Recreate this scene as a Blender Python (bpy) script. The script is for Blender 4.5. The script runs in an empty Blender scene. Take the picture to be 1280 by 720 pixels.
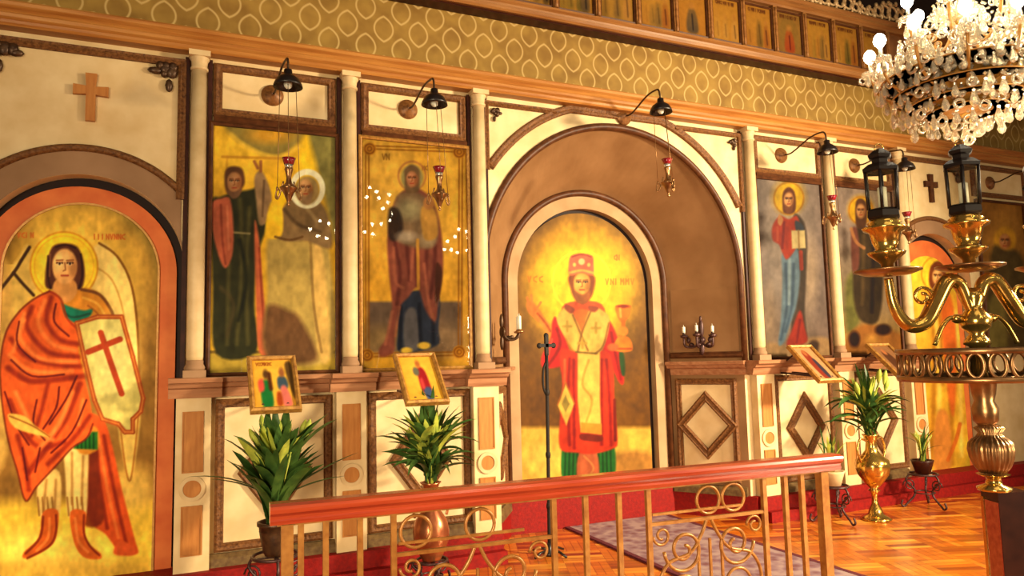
import bpy, math, random
import numpy as np
from mathutils import Vector, Matrix
random.seed(7)
rng = np.random.default_rng(5)
PI = math.pi
scene = bpy.context.scene
COL = scene.collection

# ------------------------------------------------------------------ camera
FPX, YAW, PIT, ROL = 906.57, .4245, .0936, -.0239
CAM = np.array([0, -4.9383, 1.256])
_F = np.array([math.sin(YAW)*math.cos(PIT), math.cos(YAW)*math.cos(PIT), math.sin(PIT)])
_R = np.array([math.cos(YAW), -math.sin(YAW), 0]); _U = np.cross(_R, _F)
_R2 = math.cos(ROL)*_R + math.sin(ROL)*_U; _U2 = -math.sin(ROL)*_R + math.cos(ROL)*_U
def at(u, v, Y=None, Z=None):
    d = _F + _R2*(u-640)/FPX - _U2*(v-360)/FPX
    t = (Y-CAM[1])/d[1] if Y is not None else (Z-CAM[2])/d[2]
    return CAM + t*d
def sketch_coords(P):
    P = np.asarray(P, float) - CAM; w = P@_F
    return 640+FPX*(P@_R2)/w, 360-FPX*(P@_U2)/w
cd = bpy.data.cameras.new('camera'); cam = bpy.data.objects.new('camera', cd); COL.objects.link(cam)
cd.sensor_width = 36; cd.lens = FPX/1280*36; cd.clip_end = 100
M = Matrix(((_R2[0], _U2[0], -_F[0], CAM[0]), (_R2[1], _U2[1], -_F[1], CAM[1]), (_R2[2], _U2[2], -_F[2], CAM[2]), (0, 0, 0, 1)))
cam.matrix_world = M
scene.camera = cam

# ------------------------------------------------------------------ materials
def lin(c):
    c = np.asarray(c, float)/255.0
    return np.where(c <= .04045, c/12.92, ((c+.055)/1.055)**2.4)
LIGHT_TINT = np.array([1.0, .84, .60])      # warmth of the lamps: pigments are chosen so that they look right under it
GAIN = .92
def pig(c):
    return np.clip(lin(c)/LIGHT_TINT*GAIN, .004, .93)
MATS = {}
def nodes(name):
    m = bpy.data.materials.new(name); m.use_nodes = True
    nt = m.node_tree; b = nt.nodes['Principled BSDF']
    return m, nt, b
def mat(name, c, rough=.6, metal=0, c2=None, scale=8, amt=.5, bump=0, bscale=None, coat=0, detail=4, stretch=None):
    """colour c mottled with c2 by a noise, optional noise bump"""
    m, nt, b = nodes(name); N = nt.nodes; L = nt.links
    b.inputs['Roughness'].default_value = rough; b.inputs['Metallic'].default_value = metal
    b.inputs['Specular IOR Level'].default_value = .5 if (coat or metal) else .18
    if coat: b.inputs['Coat Weight'].default_value = coat; b.inputs['Coat Roughness'].default_value = .12
    tc = N.new('ShaderNodeTexCoord'); src = tc.outputs['Object']
    if stretch:
        mp = N.new('ShaderNodeMapping'); mp.inputs['Scale'].default_value = stretch; L.new(src, mp.inputs['Vector']); src = mp.outputs['Vector']
    p1 = pig(c); p2 = pig(c2) if c2 is not None else p1*.75
    no = N.new('ShaderNodeTexNoise'); no.inputs['Scale'].default_value = scale; no.inputs['Detail'].default_value = detail
    L.new(src, no.inputs['Vector'])
    r = N.new('ShaderNodeValToRGB'); r.color_ramp.elements[0].position = .5-amt/2; r.color_ramp.elements[1].position = .5+amt/2
    r.color_ramp.elements[0].color = (*p2, 1); r.color_ramp.elements[1].color = (*p1, 1)
    L.new(no.outputs['Fac'], r.inputs['Fac']); L.new(r.outputs['Color'], b.inputs['Base Color'])
    if bump:
        n2 = N.new('ShaderNodeTexNoise'); n2.inputs['Scale'].default_value = bscale or scale*3; L.new(src, n2.inputs['Vector'])
        bp = N.new('ShaderNodeBump'); bp.inputs['Strength'].default_value = bump; bp.inputs['Distance'].default_value = .01
        L.new(n2.outputs['Fac'], bp.inputs['Height']); L.new(bp.outputs['Normal'], b.inputs['Normal'])
    MATS[name] = m
    return m
def math_node(nt, op, a, b=None):
    n = nt.nodes.new('ShaderNodeMath'); n.operation = op
    for i, x in enumerate((a, b)):
        if x is None: continue
        if isinstance(x, (int, float)): n.inputs[i].default_value = x
        else: nt.links.new(x, n.inputs[i])
    return n.outputs[0]

plaster = mat('cream_plaster', (232, 192, 128), .7, c2=(205, 160, 96), scale=5, amt=.5, bump=.05)
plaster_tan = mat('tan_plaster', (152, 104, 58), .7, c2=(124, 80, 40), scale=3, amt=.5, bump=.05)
white_paint = mat('white_column_paint', (222, 180, 118), .45, c2=(198, 154, 94), scale=9)
carved = mat('carved_brown_wood', (138, 84, 38), .5, c2=(74, 38, 15), scale=60, amt=.5, bump=.6, bscale=80)
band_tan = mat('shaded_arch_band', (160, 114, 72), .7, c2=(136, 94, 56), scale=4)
brown = mat('brown_wood', (98, 52, 22), .45, c2=(58, 27, 10), scale=20)
dark_wood = mat('dark_wood', (70, 30, 16), .35, c2=(40, 15, 8), scale=12)
sill_wood = mat('sill_wood', (178, 118, 72), .35, c2=(136, 80, 44), scale=10, stretch=(.3, 3, 3))
cornice_wood = mat('cornice_gilt_wood', (186, 120, 50), .35, c2=(148, 80, 26), scale=9, stretch=(.25, 4, 4))
inlay = mat('orange_inlay_wood', (192, 120, 52), .45, c2=(164, 92, 36), scale=14, stretch=(3, 3, .4))
gilt = mat('gilt', (206, 142, 58), .4, .3, c2=(170, 104, 34), scale=40)
bronze_dark = mat('dark_bronze', (96, 62, 32), .4, .5, c2=(48, 26, 14), scale=30)
black_metal = mat('black_enamel', (34, 22, 16), .35, .1, c2=(24, 14, 10), scale=10)
brass = mat('polished_brass', (240, 186, 84), .17, .92, c2=(184, 120, 44), scale=10)
brass_old = mat('old_brass', (186, 130, 72), .3, .8, c2=(110, 66, 32), scale=14)
rail_brass = mat('railing_brass', (180, 116, 46), .35, .3, c2=(138, 76, 24), scale=25)
red_wood = mat('red_varnished_wood', (176, 66, 30), .25, c2=(138, 34, 14), scale=7, stretch=(.4, 6, 6), coat=.5)
red_carpet = mat('red_carpet', (146, 18, 6), .6, c2=(112, 10, 3), scale=40, bump=.2)
iron = mat('wrought_iron', (92, 56, 44), .4, .5, c2=(50, 26, 22), scale=20)
leaf_dark = mat('leaf_green', (74, 96, 32), .4, c2=(30, 52, 18), scale=14)
leaf_pale = mat('leaf_yellow_green', (196, 184, 60), .45, c2=(120, 128, 42), scale=18)
flower_white = mat('pale_petals', (232, 214, 160), .6)
copper = mat('copper_vase', (204, 118, 62), .28, .7, c2=(140, 62, 30), scale=9)
wax = mat('white_wax', (240, 222, 178), .5)
gold_frame = mat('gold_picture_frame', (196, 134, 52), .4, .25, c2=(132, 78, 26), scale=40, bump=.2)
orange_border = mat('orange_red_paint', (228, 118, 50), .5, c2=(196, 80, 30), scale=5)
shadow_gap = mat('shadow_gap_black', (38, 20, 12), .6)  # black that stands in for the shade round the recessed doors
ceiling_dark = mat('dark_ceiling_paint', (58, 36, 26), .8)

def glass_mat(name, tint, gloss=.35, rough=.03):
    m = bpy.data.materials.new(name); m.use_nodes = True; nt = m.node_tree; nt.nodes.clear()
    o = nt.nodes.new('ShaderNodeOutputMaterial'); mx = nt.nodes.new('ShaderNodeMixShader')
    t = nt.nodes.new('ShaderNodeBsdfTransparent'); g = nt.nodes.new('ShaderNodeBsdfGlossy')
    fr = nt.nodes.new('ShaderNodeFresnel'); fr.inputs['IOR'].default_value = 1.5
    t.inputs['Color'].default_value = (*tint, 1); g.inputs['Roughness'].default_value = rough
    f = math_node(nt, 'MULTIPLY', fr.outputs[0], gloss*4)
    nt.links.new(f, mx.inputs[0]); nt.links.new(t.outputs[0], mx.inputs[1]); nt.links.new(g.outputs[0], mx.inputs[2])
    nt.links.new(mx.outputs[0], o.inputs[0]); return m
pane_glass = glass_mat('picture_glass', (.97, .97, .95), .3, .02)
lantern_glass = glass_mat('lantern_glass', (.95, .93, .85), .3, .03)
def crystal_mat(name, tint, e=0):
    m = bpy.data.materials.new(name); m.use_nodes = True; nt = m.node_tree; nt.nodes.clear()
    o = nt.nodes.new('ShaderNodeOutputMaterial')
    t = nt.nodes.new('ShaderNodeBsdfTransparent'); t.inputs['Color'].default_value = (.9, .86, .76, 1)
    g = nt.nodes.new('ShaderNodeBsdfGlossy'); g.inputs['Roughness'].default_value = .12; g.inputs['Color'].default_value = (*tint, 1)
    d = nt.nodes.new('ShaderNodeBsdfTranslucent'); d.inputs['Color'].default_value = (*tint, 1)
    d2 = nt.nodes.new('ShaderNodeBsdfDiffuse'); d2.inputs['Color'].default_value = (*tint, 1)
    a = nt.nodes.new('ShaderNodeMixShader'); a.inputs[0].default_value = .5
    nt.links.new(t.outputs[0], a.inputs[1]); nt.links.new(g.outputs[0], a.inputs[2])
    c = nt.nodes.new('ShaderNodeMixShader'); c.inputs[0].default_value = .5
    nt.links.new(d.outputs[0], c.inputs[1]); nt.links.new(d2.outputs[0], c.inputs[2])
    b = nt.nodes.new('ShaderNodeMixShader'); b.inputs[0].default_value = .22
    nt.links.new(a.outputs[0], b.inputs[1]); nt.links.new(c.outputs[0], b.inputs[2])
    nt.links.new(b.outputs[0], o.inputs[0]); return m
crystal = crystal_mat('cut_crystal', (1, .95, .84))
ruby = mat('ruby_glass', (150, 22, 30), .12, c2=(110, 10, 18), coat=.6)
def emit_mat(name, c, s):
    m = bpy.data.materials.new(name); m.use_nodes = True; nt = m.node_tree; nt.nodes.clear()
    o = nt.nodes.new('ShaderNodeOutputMaterial'); e = nt.nodes.new('ShaderNodeEmission')
    e.inputs[0].default_value = (*c, 1); e.inputs[1].default_value = s; nt.links.new(e.outputs[0], o.inputs[0]); return m
bulb_glow = emit_mat('lit_bulb', (1, .88, .66), 30)

def paint_mat():
    m, nt, b = nodes('painted_picture'); N = nt.nodes; L = nt.links
    a = N.new('ShaderNodeAttribute'); a.attribute_name = 'paint'
    tc = N.new('ShaderNodeTexCoord'); no = N.new('ShaderNodeTexNoise'); no.inputs['Scale'].default_value = 22; no.inputs['Detail'].default_value = 5
    L.new(tc.outputs['Object'], no.inputs['Vector'])
    mr = N.new('ShaderNodeMapRange'); mr.inputs[1].default_value = .3; mr.inputs[2].default_value = .7; mr.inputs[3].default_value = .88; mr.inputs[4].default_value = 1.08
    L.new(no.outputs['Fac'], mr.inputs[0])
    mx = N.new('ShaderNodeVectorMath'); mx.operation = 'SCALE'; L.new(a.outputs['Color'], mx.inputs[0]); L.new(mr.outputs[0], mx.inputs['Scale'])
    L.new(mx.outputs[0], b.inputs['Base Color']); b.inputs['Roughness'].default_value = .5
    b.inputs['Specular IOR Level'].default_value = .08
    return m
painted = paint_mat()

def wallpaper_mat():
    m, nt, b = nodes('olive_gold_wallpaper'); N = nt.nodes; L = nt.links
    tc = N.new('ShaderNodeTexCoord'); s = N.new('ShaderNodeSeparateXYZ'); L.new(tc.outputs['Object'], s.inputs[0])
    # onion medallions on a half-dropped lattice
    P, Q = .262, .30
    def medal(ou, ov):
        dx = math_node(nt, 'ABSOLUTE', math_node(nt, 'SUBTRACT', math_node(nt, 'FRACT', math_node(nt, 'ADD', math_node(nt, 'DIVIDE', s.outputs[0], P), ou)), .5))
        dz = math_node(nt, 'ABSOLUTE', math_node(nt, 'SUBTRACT', math_node(nt, 'FRACT', math_node(nt, 'ADD', math_node(nt, 'DIVIDE', s.outputs[2], Q), ov)), .5))
        q = math_node(nt, 'SQRT', math_node(nt, 'ADD', math_node(nt, 'MULTIPLY', math_node(nt, 'MULTIPLY', dx, dx), .6), math_node(nt, 'MULTIPLY', dz, dz)))
        return math_node(nt, 'ADD', math_node(nt, 'SUBTRACT', q, math_node(nt, 'MULTIPLY', dz, .0)), math_node(nt, 'MULTIPLY', dx, .42))
    m1 = medal(.42/P+.5, -3.50/Q+.5); m2 = medal(.42/P, -3.50/Q)
    p = math_node(nt, 'MINIMUM', m1, m2)
    def band(c, w):
        d = math_node(nt, 'ABSOLUTE', math_node(nt, 'SUBTRACT', p, c))
        return math_node(nt, 'SUBTRACT', 1.0, math_node(nt, 'MINIMUM', math_node(nt, 'DIVIDE', d, w), 1.0))
    f = band(.315, .045)
    no = N.new('ShaderNodeTexNoise'); no.inputs['Scale'].default_value = 7; L.new(tc.outputs['Object'], no.inputs['Vector'])
    g = N.new('ShaderNodeValToRGB'); g.color_ramp.elements[0].color = (*pig((124, 84, 30)), 1); g.color_ramp.elements[1].color = (*pig((150, 108, 42)), 1)
    g.color_ramp.elements[0].position = .3; g.color_ramp.elements[1].position = .7
    L.new(no.outputs['Fac'], g.inputs[0])
    mx = N.new('ShaderNodeMix'); mx.data_type = 'RGBA'; L.new(math_node(nt, 'MULTIPLY', f, .75), mx.inputs[0]); L.new(g.outputs[0], mx.inputs[6]); mx.inputs[7].default_value = (*pig((204, 160, 88)), 1)
    L.new(mx.outputs[2], b.inputs['Base Color']); b.inputs['Roughness'].default_value = .6; b.inputs['Specular IOR Level'].default_value = .15
    return m
wallpaper = wallpaper_mat()

def parquet_mat():
    m, nt, b = nodes('orange_parquet'); N = nt.nodes; L = nt.links
    tc = N.new('ShaderNodeTexCoord')
    mp = N.new('ShaderNodeMapping'); mp.inputs['Rotation'].default_value = (0, 0, .36); L.new(tc.outputs['Object'], mp.inputs['Vector'])
    # basket-weave blocks of five strips, alternately along and across
    s = N.new('ShaderNodeSeparateXYZ'); L.new(mp.outputs[0], s.inputs[0])
    S = .30
    bx = math_node(nt, 'DIVIDE', s.outputs[0], S); by = math_node(nt, 'DIVIDE', s.outputs[1], S)
    ix = math_node(nt, 'FLOOR', bx); iy = math_node(nt, 'FLOOR', by); fx = math_node(nt, 'FRACT', bx); fy = math_node(nt, 'FRACT', by)
    par = math_node(nt, 'FLOORED_MODULO', math_node(nt, 'ADD', ix, iy), 2.0)
    pl = math_node(nt, 'MULTIPLY', math_node(nt, 'ADD', math_node(nt, 'MULTIPLY', fx, par), math_node(nt, 'MULTIPLY', fy, math_node(nt, 'SUBTRACT', 1.0, par))), 5.0)
    cb = N.new('ShaderNodeCombineXYZ'); L.new(ix, cb.inputs[0]); L.new(iy, cb.inputs[1]); L.new(math_node(nt, 'FLOOR', pl), cb.inputs[2])
    wn = N.new('ShaderNodeTexWhiteNoise'); wn.noise_dimensions = '3D'; L.new(cb.outputs[0], wn.inputs['Vector'])
    edge = math_node(nt, 'ABSOLUTE', math_node(nt, 'SUBTRACT', math_node(nt, 'FRACT', pl), .5))
    seam = math_node(nt, 'GREATER_THAN', edge, .44)
    br = N.new('ShaderNodeValToRGB'); e = br.color_ramp.elements; e[0].color = (*pig((136, 46, 4)), 1); e[1].color = (*pig((236, 148, 44)), 1); x_ = e.new(.5); x_.color = (*pig((198, 96, 16)), 1)
    val = math_node(nt, 'ADD', .5, math_node(nt, 'MULTIPLY', math_node(nt, 'SUBTRACT', wn.outputs['Value'], .5), math_node(nt, 'SUBTRACT', 1.1, math_node(nt, 'MULTIPLY', par, .7))))
    L.new(math_node(nt, 'MULTIPLY', val, math_node(nt, 'SUBTRACT', 1.0, math_node(nt, 'MULTIPLY', seam, .75))), br.inputs[0])
    no = N.new('ShaderNodeTexNoise'); no.inputs['Scale'].default_value = 2.2; no.inputs['Detail'].default_value = 5
    mp2 = N.new('ShaderNodeMapping'); mp2.inputs['Scale'].default_value = (1.2, 9, 1); L.new(mp.outputs[0], mp2.inputs['Vector']); L.new(mp2.outputs[0], no.inputs['Vector'])
    mr = N.new('ShaderNodeMapRange'); mr.inputs[1].default_value = .32; mr.inputs[2].default_value = .68; mr.inputs[3].default_value = .62; mr.inputs[4].default_value = 1.3; L.new(no.outputs['Fac'], mr.inputs[0])
    sc = N.new('ShaderNodeVectorMath'); sc.operation = 'SCALE'; L.new(br.outputs['Color'], sc.inputs[0]); L.new(mr.outputs[0], sc.inputs['Scale'])
    L.new(sc.outputs[0], b.inputs['Base Color']); b.inputs['Roughness'].default_value = .28; b.inputs['Coat Weight'].default_value = .3; b.inputs['Coat Roughness'].default_value = .2
    return m
parquet = parquet_mat()

def rug_mat():
    m, nt, b = nodes('purple_oriental_rug'); N = nt.nodes; L = nt.links
    tc = N.new('ShaderNodeTexCoord'); vo = N.new('ShaderNodeTexVoronoi'); vo.inputs['Scale'].default_value = 11; L.new(tc.outputs['Object'], vo.inputs['Vector'])
    no = N.new('ShaderNodeTexNoise'); no.inputs['Scale'].default_value = 16; no.inputs['Detail'].default_value = 5; L.new(tc.outputs['Object'], no.inputs['Vector'])
    r = N.new('ShaderNodeValToRGB'); e = r.color_ramp.elements
    e[0].color = (*pig((112, 58, 52)), 1); e[0].position = .3; e[1].color = (*pig((162, 124, 104)), 1); e[1].position = .72
    x = e.new(.5); x.color = (*pig((132, 90, 84)), 1)
    L.new(math_node(nt, 'MULTIPLY', math_node(nt, 'ADD', no.outputs['Fac'], vo.outputs['Distance']), .55), r.inputs[0])
    L.new(r.outputs[0], b.inputs['Base Color']); b.inputs['Roughness'].default_value = .95
    return m
rug_wool = rug_mat()

# ------------------------------------------------------------------ geometry helpers
def W(o): return np.array(o.get('_w', (0, 0, 0)))
class MB:
    def __init__(s): s.v = []; s.f = []; s.sm = []
    def add(s, v, f, smooth=False):
        k = len(s.v); s.v += [tuple(map(float, p)) for p in v]; s.f += [tuple(i+k for i in q) for q in f]; s.sm += [smooth]*len(f); return s
    def box(s, x0, x1, y0, y1, z0, z1, T=None):
        v = [(x, y, z) for x in (x0, x1) for y in (y0, y1) for z in (z0, z1)]
        if T is not None: v = [tuple(T @ Vector(p)) for p in v]
        return s.add(v, [(0, 1, 3, 2), (4, 6, 7, 5), (0, 4, 5, 1), (2, 3, 7, 6), (0, 2, 6, 4), (1, 5, 7, 3)])
    def tube(s, path, r, n=8, closed=False, cap=True):
        P = [np.array(p, float) for p in path]; m = len(P); rr = r if isinstance(r, (list, tuple)) else [r]*m
        V = []; up = None
        for i in range(m):
            a = P[(i-1) % m] if (closed or i) else P[0]; b = P[(i+1) % m] if (closed or i < m-1) else P[-1]
            t = b-a; t = t/(np.linalg.norm(t)+1e-9)
            if up is None:
                up = np.array([0, 0, 1.]) if abs(t[2]) < .9 else np.array([1., 0, 0])
            x = np.cross(up, t); x /= np.linalg.norm(x)+1e-9; up = np.cross(t, x)
            V += [P[i]+rr[i]*(math.cos(q)*x+math.sin(q)*up) for q in np.linspace(0, 2*PI, n, endpoint=False)]
        F = []
        for i in range(m if closed else m-1):
            j = (i+1) % m
            F += [(i*n+k, i*n+(k+1) % n, j*n+(k+1) % n, j*n+k) for k in range(n)]
        s.add(V, F, True)
        if cap and not closed:
            s.f.append(tuple(range(len(s.v)-len(V), len(s.v)-len(V)+n))[::-1]); s.f.append(tuple(range(len(s.v)-n, len(s.v)))); s.sm += [False, False]
        return s
    def lathe(s, prof, o=(0, 0, 0), n=20, T=None, smooth=True, lobes=0, amp=0):
        V = []; m = len(prof)
        for (r, z) in prof:
            for q in np.linspace(0, 2*PI, n, endpoint=False):
                R = r*(1+amp*math.cos(lobes*q)) if lobes else r
                p = Vector((R*math.cos(q), R*math.sin(q), z))
                if T is not None: p = T @ p
                V.append((p[0]+o[0], p[1]+o[1], p[2]+o[2]))
        F = [(i*n+k, i*n+(k+1) % n, (i+1)*n+(k+1) % n, (i+1)*n+k) for i in range(m-1) for k in range(n)]
        s.add(V, F, smooth)
        base = len(s.v)-len(V)
        if prof[0][0] > 1e-4: s.f.append(tuple(base+k for k in range(n))[::-1]); s.sm.append(False)
        if prof[-1][0] > 1e-4: s.f.append(tuple(base+(m-1)*n+k for k in range(n))); s.sm.append(False)
        return s
    def ell(s, c, r, n=10, m=7, T=None):
        pr = [(math.sin(a), -math.cos(a)) for a in np.linspace(.001, PI-.001, m)]
        V = []
        for (q, z) in pr:
            for a in np.linspace(0, 2*PI, n, endpoint=False):
                p = Vector((q*math.cos(a)*r[0], q*math.sin(a)*r[1], z*r[2]))
                if T is not None: p = T @ p
                V.append((p[0]+c[0], p[1]+c[1], p[2]+c[2]))
        return s.add(V, [(i*n+k, i*n+(k+1) % n, (i+1)*n+(k+1) % n, (i+1)*n+k) for i in range(m-1) for k in range(n)], True)
    def prism(s, poly, d0, d1, fn=None):
        fn = fn or wall_fn; n = len(poly)
        v = [fn(a, b, d0) for a, b in poly]+[fn(a, b, d1) for a, b in poly]
        return s.add(v, [tuple(range(n)), tuple(range(2*n-1, n-1, -1))]+[(i, i+n, (i+1) % n+n, (i+1) % n) for i in range(n)])
    def mould(s, path, prof, closed=False, fn=None, smooth=False):
        fn = fn or wall_fn; P = [np.array(p, float) for p in path]; m = len(P); k = len(prof); V = []
        for i in range(m):
            d = []
            if closed or i: e = P[i]-P[i-1]; d.append(e/np.linalg.norm(e))
            if closed or i < m-1: e = P[(i+1) % m]-P[i]; d.append(e/np.linalg.norm(e))
            nn = [np.array([-e[1], e[0]]) for e in d]
            a = sum(nn)/len(nn); a = a/max(.2, a@a)
            V += [fn(*(P[i]+a*o), h) for o, h in prof]
        F = []
        for i in range(m if closed else m-1):
            j = (i+1) % m
            F += [(i*k+q, i*k+q+1, j*k+q+1, j*k+q) for q in range(k-1)]
        s.add(V, F, smooth)
        if not closed:
            b = len(s.v)-len(V); s.f += [tuple(b+q for q in range(k)), tuple(b+(m-1)*k+q for q in range(k))[::-1]]; s.sm += [False, False]
        return s
    def build(s, name, m, parent=None, world=False, loc=None, rot=None, **pr):
        me = bpy.data.meshes.new(name); V = np.array(s.v)
        if world and parent is not None: V = V-W(parent)
        me.from_pydata(V.tolist(), [], s.f); me.polygons.foreach_set('use_smooth', s.sm); me.materials.append(m); me.update()
        bm_fix(me)
        o = bpy.data.objects.new(name, me); COL.objects.link(o); o['_w'] = tuple(W(parent)) if parent is not None else (0., 0., 0.)
        if parent is not None: o.parent = parent
        if loc is not None: o.location = loc
        if rot is not None: o.rotation_euler = rot
        for k, x in pr.items(): o[k] = x
        return o
import bmesh
def bm_fix(me):
    b = bmesh.new(); b.from_mesh(me); bmesh.ops.recalc_face_normals(b, faces=b.faces); b.to_mesh(me); b.free()
YW = .08                                     # front face of the screen wall
def wall_fn(a, b, d): return (a, YW-d, b)
def thing(name, label, cat, loc=(0, 0, 0), rz=0, group=None):
    o = bpy.data.objects.new(name, None); o.empty_display_size = .05; COL.objects.link(o); o.location = loc; o.rotation_euler = (0, 0, rz)
    o['label'] = label; o['category'] = cat; o['_w'] = tuple(map(float, loc))
    if group: o['group'] = group
    return o
def tag(o, label, cat, group=None):
    o['label'] = label; o['category'] = cat
    if group: o['group'] = group
    return o
def struct(o): o['kind'] = 'structure'; return o
def dup(root, loc, label, rz=None):
    r = root.copy(); COL.objects.link(r); r.location = loc; r['label'] = label; r['_w'] = tuple(map(float, loc))
    if rz is not None: r.rotation_euler.z = rz
    for ch in root.children:
        c = ch.copy(); COL.objects.link(c); c.parent = r
        for g in ch.children:
            d = g.copy(); COL.objects.link(d); d.parent = c
    return r
def arc(cx, cz, r, a0, a1, n=32): return [(cx+r*math.cos(a), cz+r*math.sin(a)) for a in np.linspace(a0, a1, n)]
def circ3(c, r, ax1, ax2, n=24): return [np.array(c)+r*(math.cos(a)*np.array(ax1)+math.sin(a)*np.array(ax2)) for a in np.linspace(0, 2*PI, n, endpoint=False)]
def rect(x0, x1, z0, z1): return [(x0, z0), (x1, z0), (x1, z1), (x0, z1)]
def catmull(pts, n=6, closed=False):
    P = [np.array(p, float) for p in pts]; m = len(P); out = []
    for i in range(m if closed else m-1):
        p0, p1, p2, p3 = (P[(i-1) % m], P[i], P[(i+1) % m], P[(i+2) % m]) if closed else (P[max(i-1, 0)], P[i], P[i+1], P[min(i+2, m-1)])
        for t in np.linspace(0, 1, n, endpoint=False):
            out.append(.5*((2*p1)+(-p0+p2)*t+(2*p0-5*p1+4*p2-p3)*t*t+(-p0+3*p1-3*p2+p3)*t**3))
    if not closed: out.append(P[-1])
    return out

# ------------------------------------------------------------------ painting helper: brush strokes laid on a dense flat mesh
class Canvas:
    def __init__(s, u, v, base): s.u, s.v = u, v; s.c = np.tile(np.array(base, float), (len(u), 1))
    def mix(s, a, col, idx=None):
        col = np.array(col, float)
        if idx is None: s.c += a[:, None]*(col-s.c)
        else: s.c[idx] += a[:, None]*(col-s.c[idx])
    def near(s, P, pad):
        P = np.array(P); lo = P.min(0)-pad; hi = P.max(0)+pad
        return np.nonzero((s.u > lo[0]) & (s.u < hi[0]) & (s.v > lo[1]) & (s.v < hi[1]))[0]
    def sd(s, P, i, closed):
        x, y = s.u[i], s.v[i]; d = np.full(len(i), 1e9); ins = np.zeros(len(i), bool); n = len(P)
        for k in range(n if closed else n-1):
            a, b = P[k], P[(k+1) % n]; e = b-a; L = e@e+1e-9
            t = np.clip(((x-a[0])*e[0]+(y-a[1])*e[1])/L, 0, 1)
            d = np.minimum(d, np.hypot(x-a[0]-t*e[0], y-a[1]-t*e[1]))
            if closed:
                c = (a[1] > y) != (b[1] > y); ins ^= c & (x < e[0]*(y-a[1])/(e[1] if abs(e[1]) > 1e-9 else 1e-9)+a[0])
        return d, ins
    def poly(s, pts, col, soft=1.2, a=1.0, smooth=True):
        P = catmull(pts, 5, True) if smooth else [np.array(p, float) for p in pts]
        i = s.near(P, soft+1)
        if not len(i): return
        d, ins = s.sd(P, i, True); d = np.where(ins, d, -d)
        s.mix(a*np.clip(.5+d/(2*soft), 0, 1), col, i)
    def line(s, pts, w, col, a=1.0, soft=.9, smooth=True):
        P = catmull(pts, 5) if smooth and len(pts) > 2 else [np.array(p, float) for p in pts]
        i = s.near(P, w+soft+1)
        if not len(i): return
        d, _ = s.sd(P, i, False); s.mix(a*np.clip(.5+(w/2-d)/(2*soft)+.25, 0, 1), col, i)
    def ell(s, cx, cy, rx, ry, col, soft=1.2, a=1.0):
        q = np.hypot((s.u-cx)/rx, (s.v-cy)/ry); s.mix(a*np.clip(.5+(1-q)*min(rx, ry)/(2*soft), 0, 1), col)
    def ring(s, cx, cy, rx, ry, w, col, a=1.0):
        q = np.abs(np.hypot((s.u-cx)/rx, (s.v-cy)/ry)-1)*min(rx, ry); s.mix(a*np.clip(.75+(w/2-q)/1.6, 0, 1), col)
    def glow(s, cx, cy, rx, ry, col, a=1.0, p=1.5):
        q = np.clip(1-np.hypot((s.u-cx)/rx, (s.v-cy)/ry), 0, 1); s.mix(a*np.minimum(1, q*p), col)
    def below(s, y, col, soft=3, a=1.0, slope=0, x0=0):
        s.mix(a*np.clip(.5+(s.v-y-slope*(s.u-x0))/(2*soft), 0, 1), col)
    def text(s, x0, x1, y, h, col, seed=0, slope=0, lw=1.0):
        r = random.Random(seed); n = max(2, int((x1-x0)/(h*.8)))
        for k in range(n):
            x = x0+(x1-x0)*k/n; w = h*.5; yy = y+slope*(x-x0); kd = r.choice('IVNHC')
            L = {'I': [(x, yy-h/2), (x, yy+h/2)], 'V': [(x, yy-h/2), (x+w/2, yy+h/2), (x+w, yy-h/2)], 'N': [(x, yy+h/2), (x, yy-h/2), (x+w, yy+h/2), (x+w, yy-h/2)], 'H': [(x, yy+h/2), (x, yy-h/2), (x+w/2, yy), (x+w, yy-h/2), (x+w, yy+h/2)], 'C': [(x+w, yy-h/2), (x, yy-h/4), (x, yy+h/4), (x+w, yy+h/2)]}[kd]
            s.line(L, lw, col, .8, .6*lw, False)
    def face(s, cx, cy, rx, ry, skin=(218, 150, 88), dark=(120, 66, 36), turn=0):
        s.ell(cx, cy, rx, ry, skin)
        s.glow(cx-rx*.2+turn, cy-ry*.25, rx*.9, ry*.8, tuple(min(255, x+26) for x in skin), .7)
        s.glow(cx+rx*.75, cy+ry*.2, rx*.6, ry*.9, dark, .45)
        e = rx*.42
        for q in (-1, 1):
            s.line([(cx+turn+q*e-rx*.22, cy-ry*.2), (cx+turn+q*e+rx*.22, cy-ry*.2)], max(.8, ry*.09), (60, 30, 18), .85, .6, False)
            s.ell(cx+turn+q*e, cy-ry*.15, max(.9, rx*.15), max(.9, ry*.10), (236, 206, 160), .7, .7); s.ell(cx+turn+q*e, cy-ry*.16, max(.7, rx*.09), max(.8, ry*.085), (44, 22, 14), .6)
            s.line([(cx+turn+q*e-rx*.26, cy-ry*.34), (cx+turn+q*e+rx*.26, cy-ry*.36)], max(.7, ry*.06), dark, .8, .6, False)
        s.line([(cx+turn, cy-ry*.2), (cx+turn+rx*.06, cy+ry*.2), (cx+turn-rx*.12, cy+ry*.25)], max(.7, ry*.06), dark, .7, .6, False)
        s.line([(cx+turn-rx*.26, cy+ry*.52), (cx+turn+rx*.26, cy+ry*.52)], max(.8, ry*.09), (160, 62, 44), .85, .6, False)
def lerp(a, b, t): return tuple(np.array(a)*(1-t)+np.array(b)*t)
def blotch(u, v, size):
    G = rng.uniform(-1, 1, (64, 64)); x, y = u/size, v/size; i, j = np.floor(x).astype(int), np.floor(y).astype(int); f, g = x-i, y-j
    f, g = f*f*(3-2*f), g*g*(3-2*g); q = lambda m, n: G[(i+m) % 64, (j+n) % 64]
    return (q(0, 0)*(1-f)+q(1, 0)*f)*(1-g)+(q(0, 1)*(1-f)+q(1, 1)*f)*g
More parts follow.
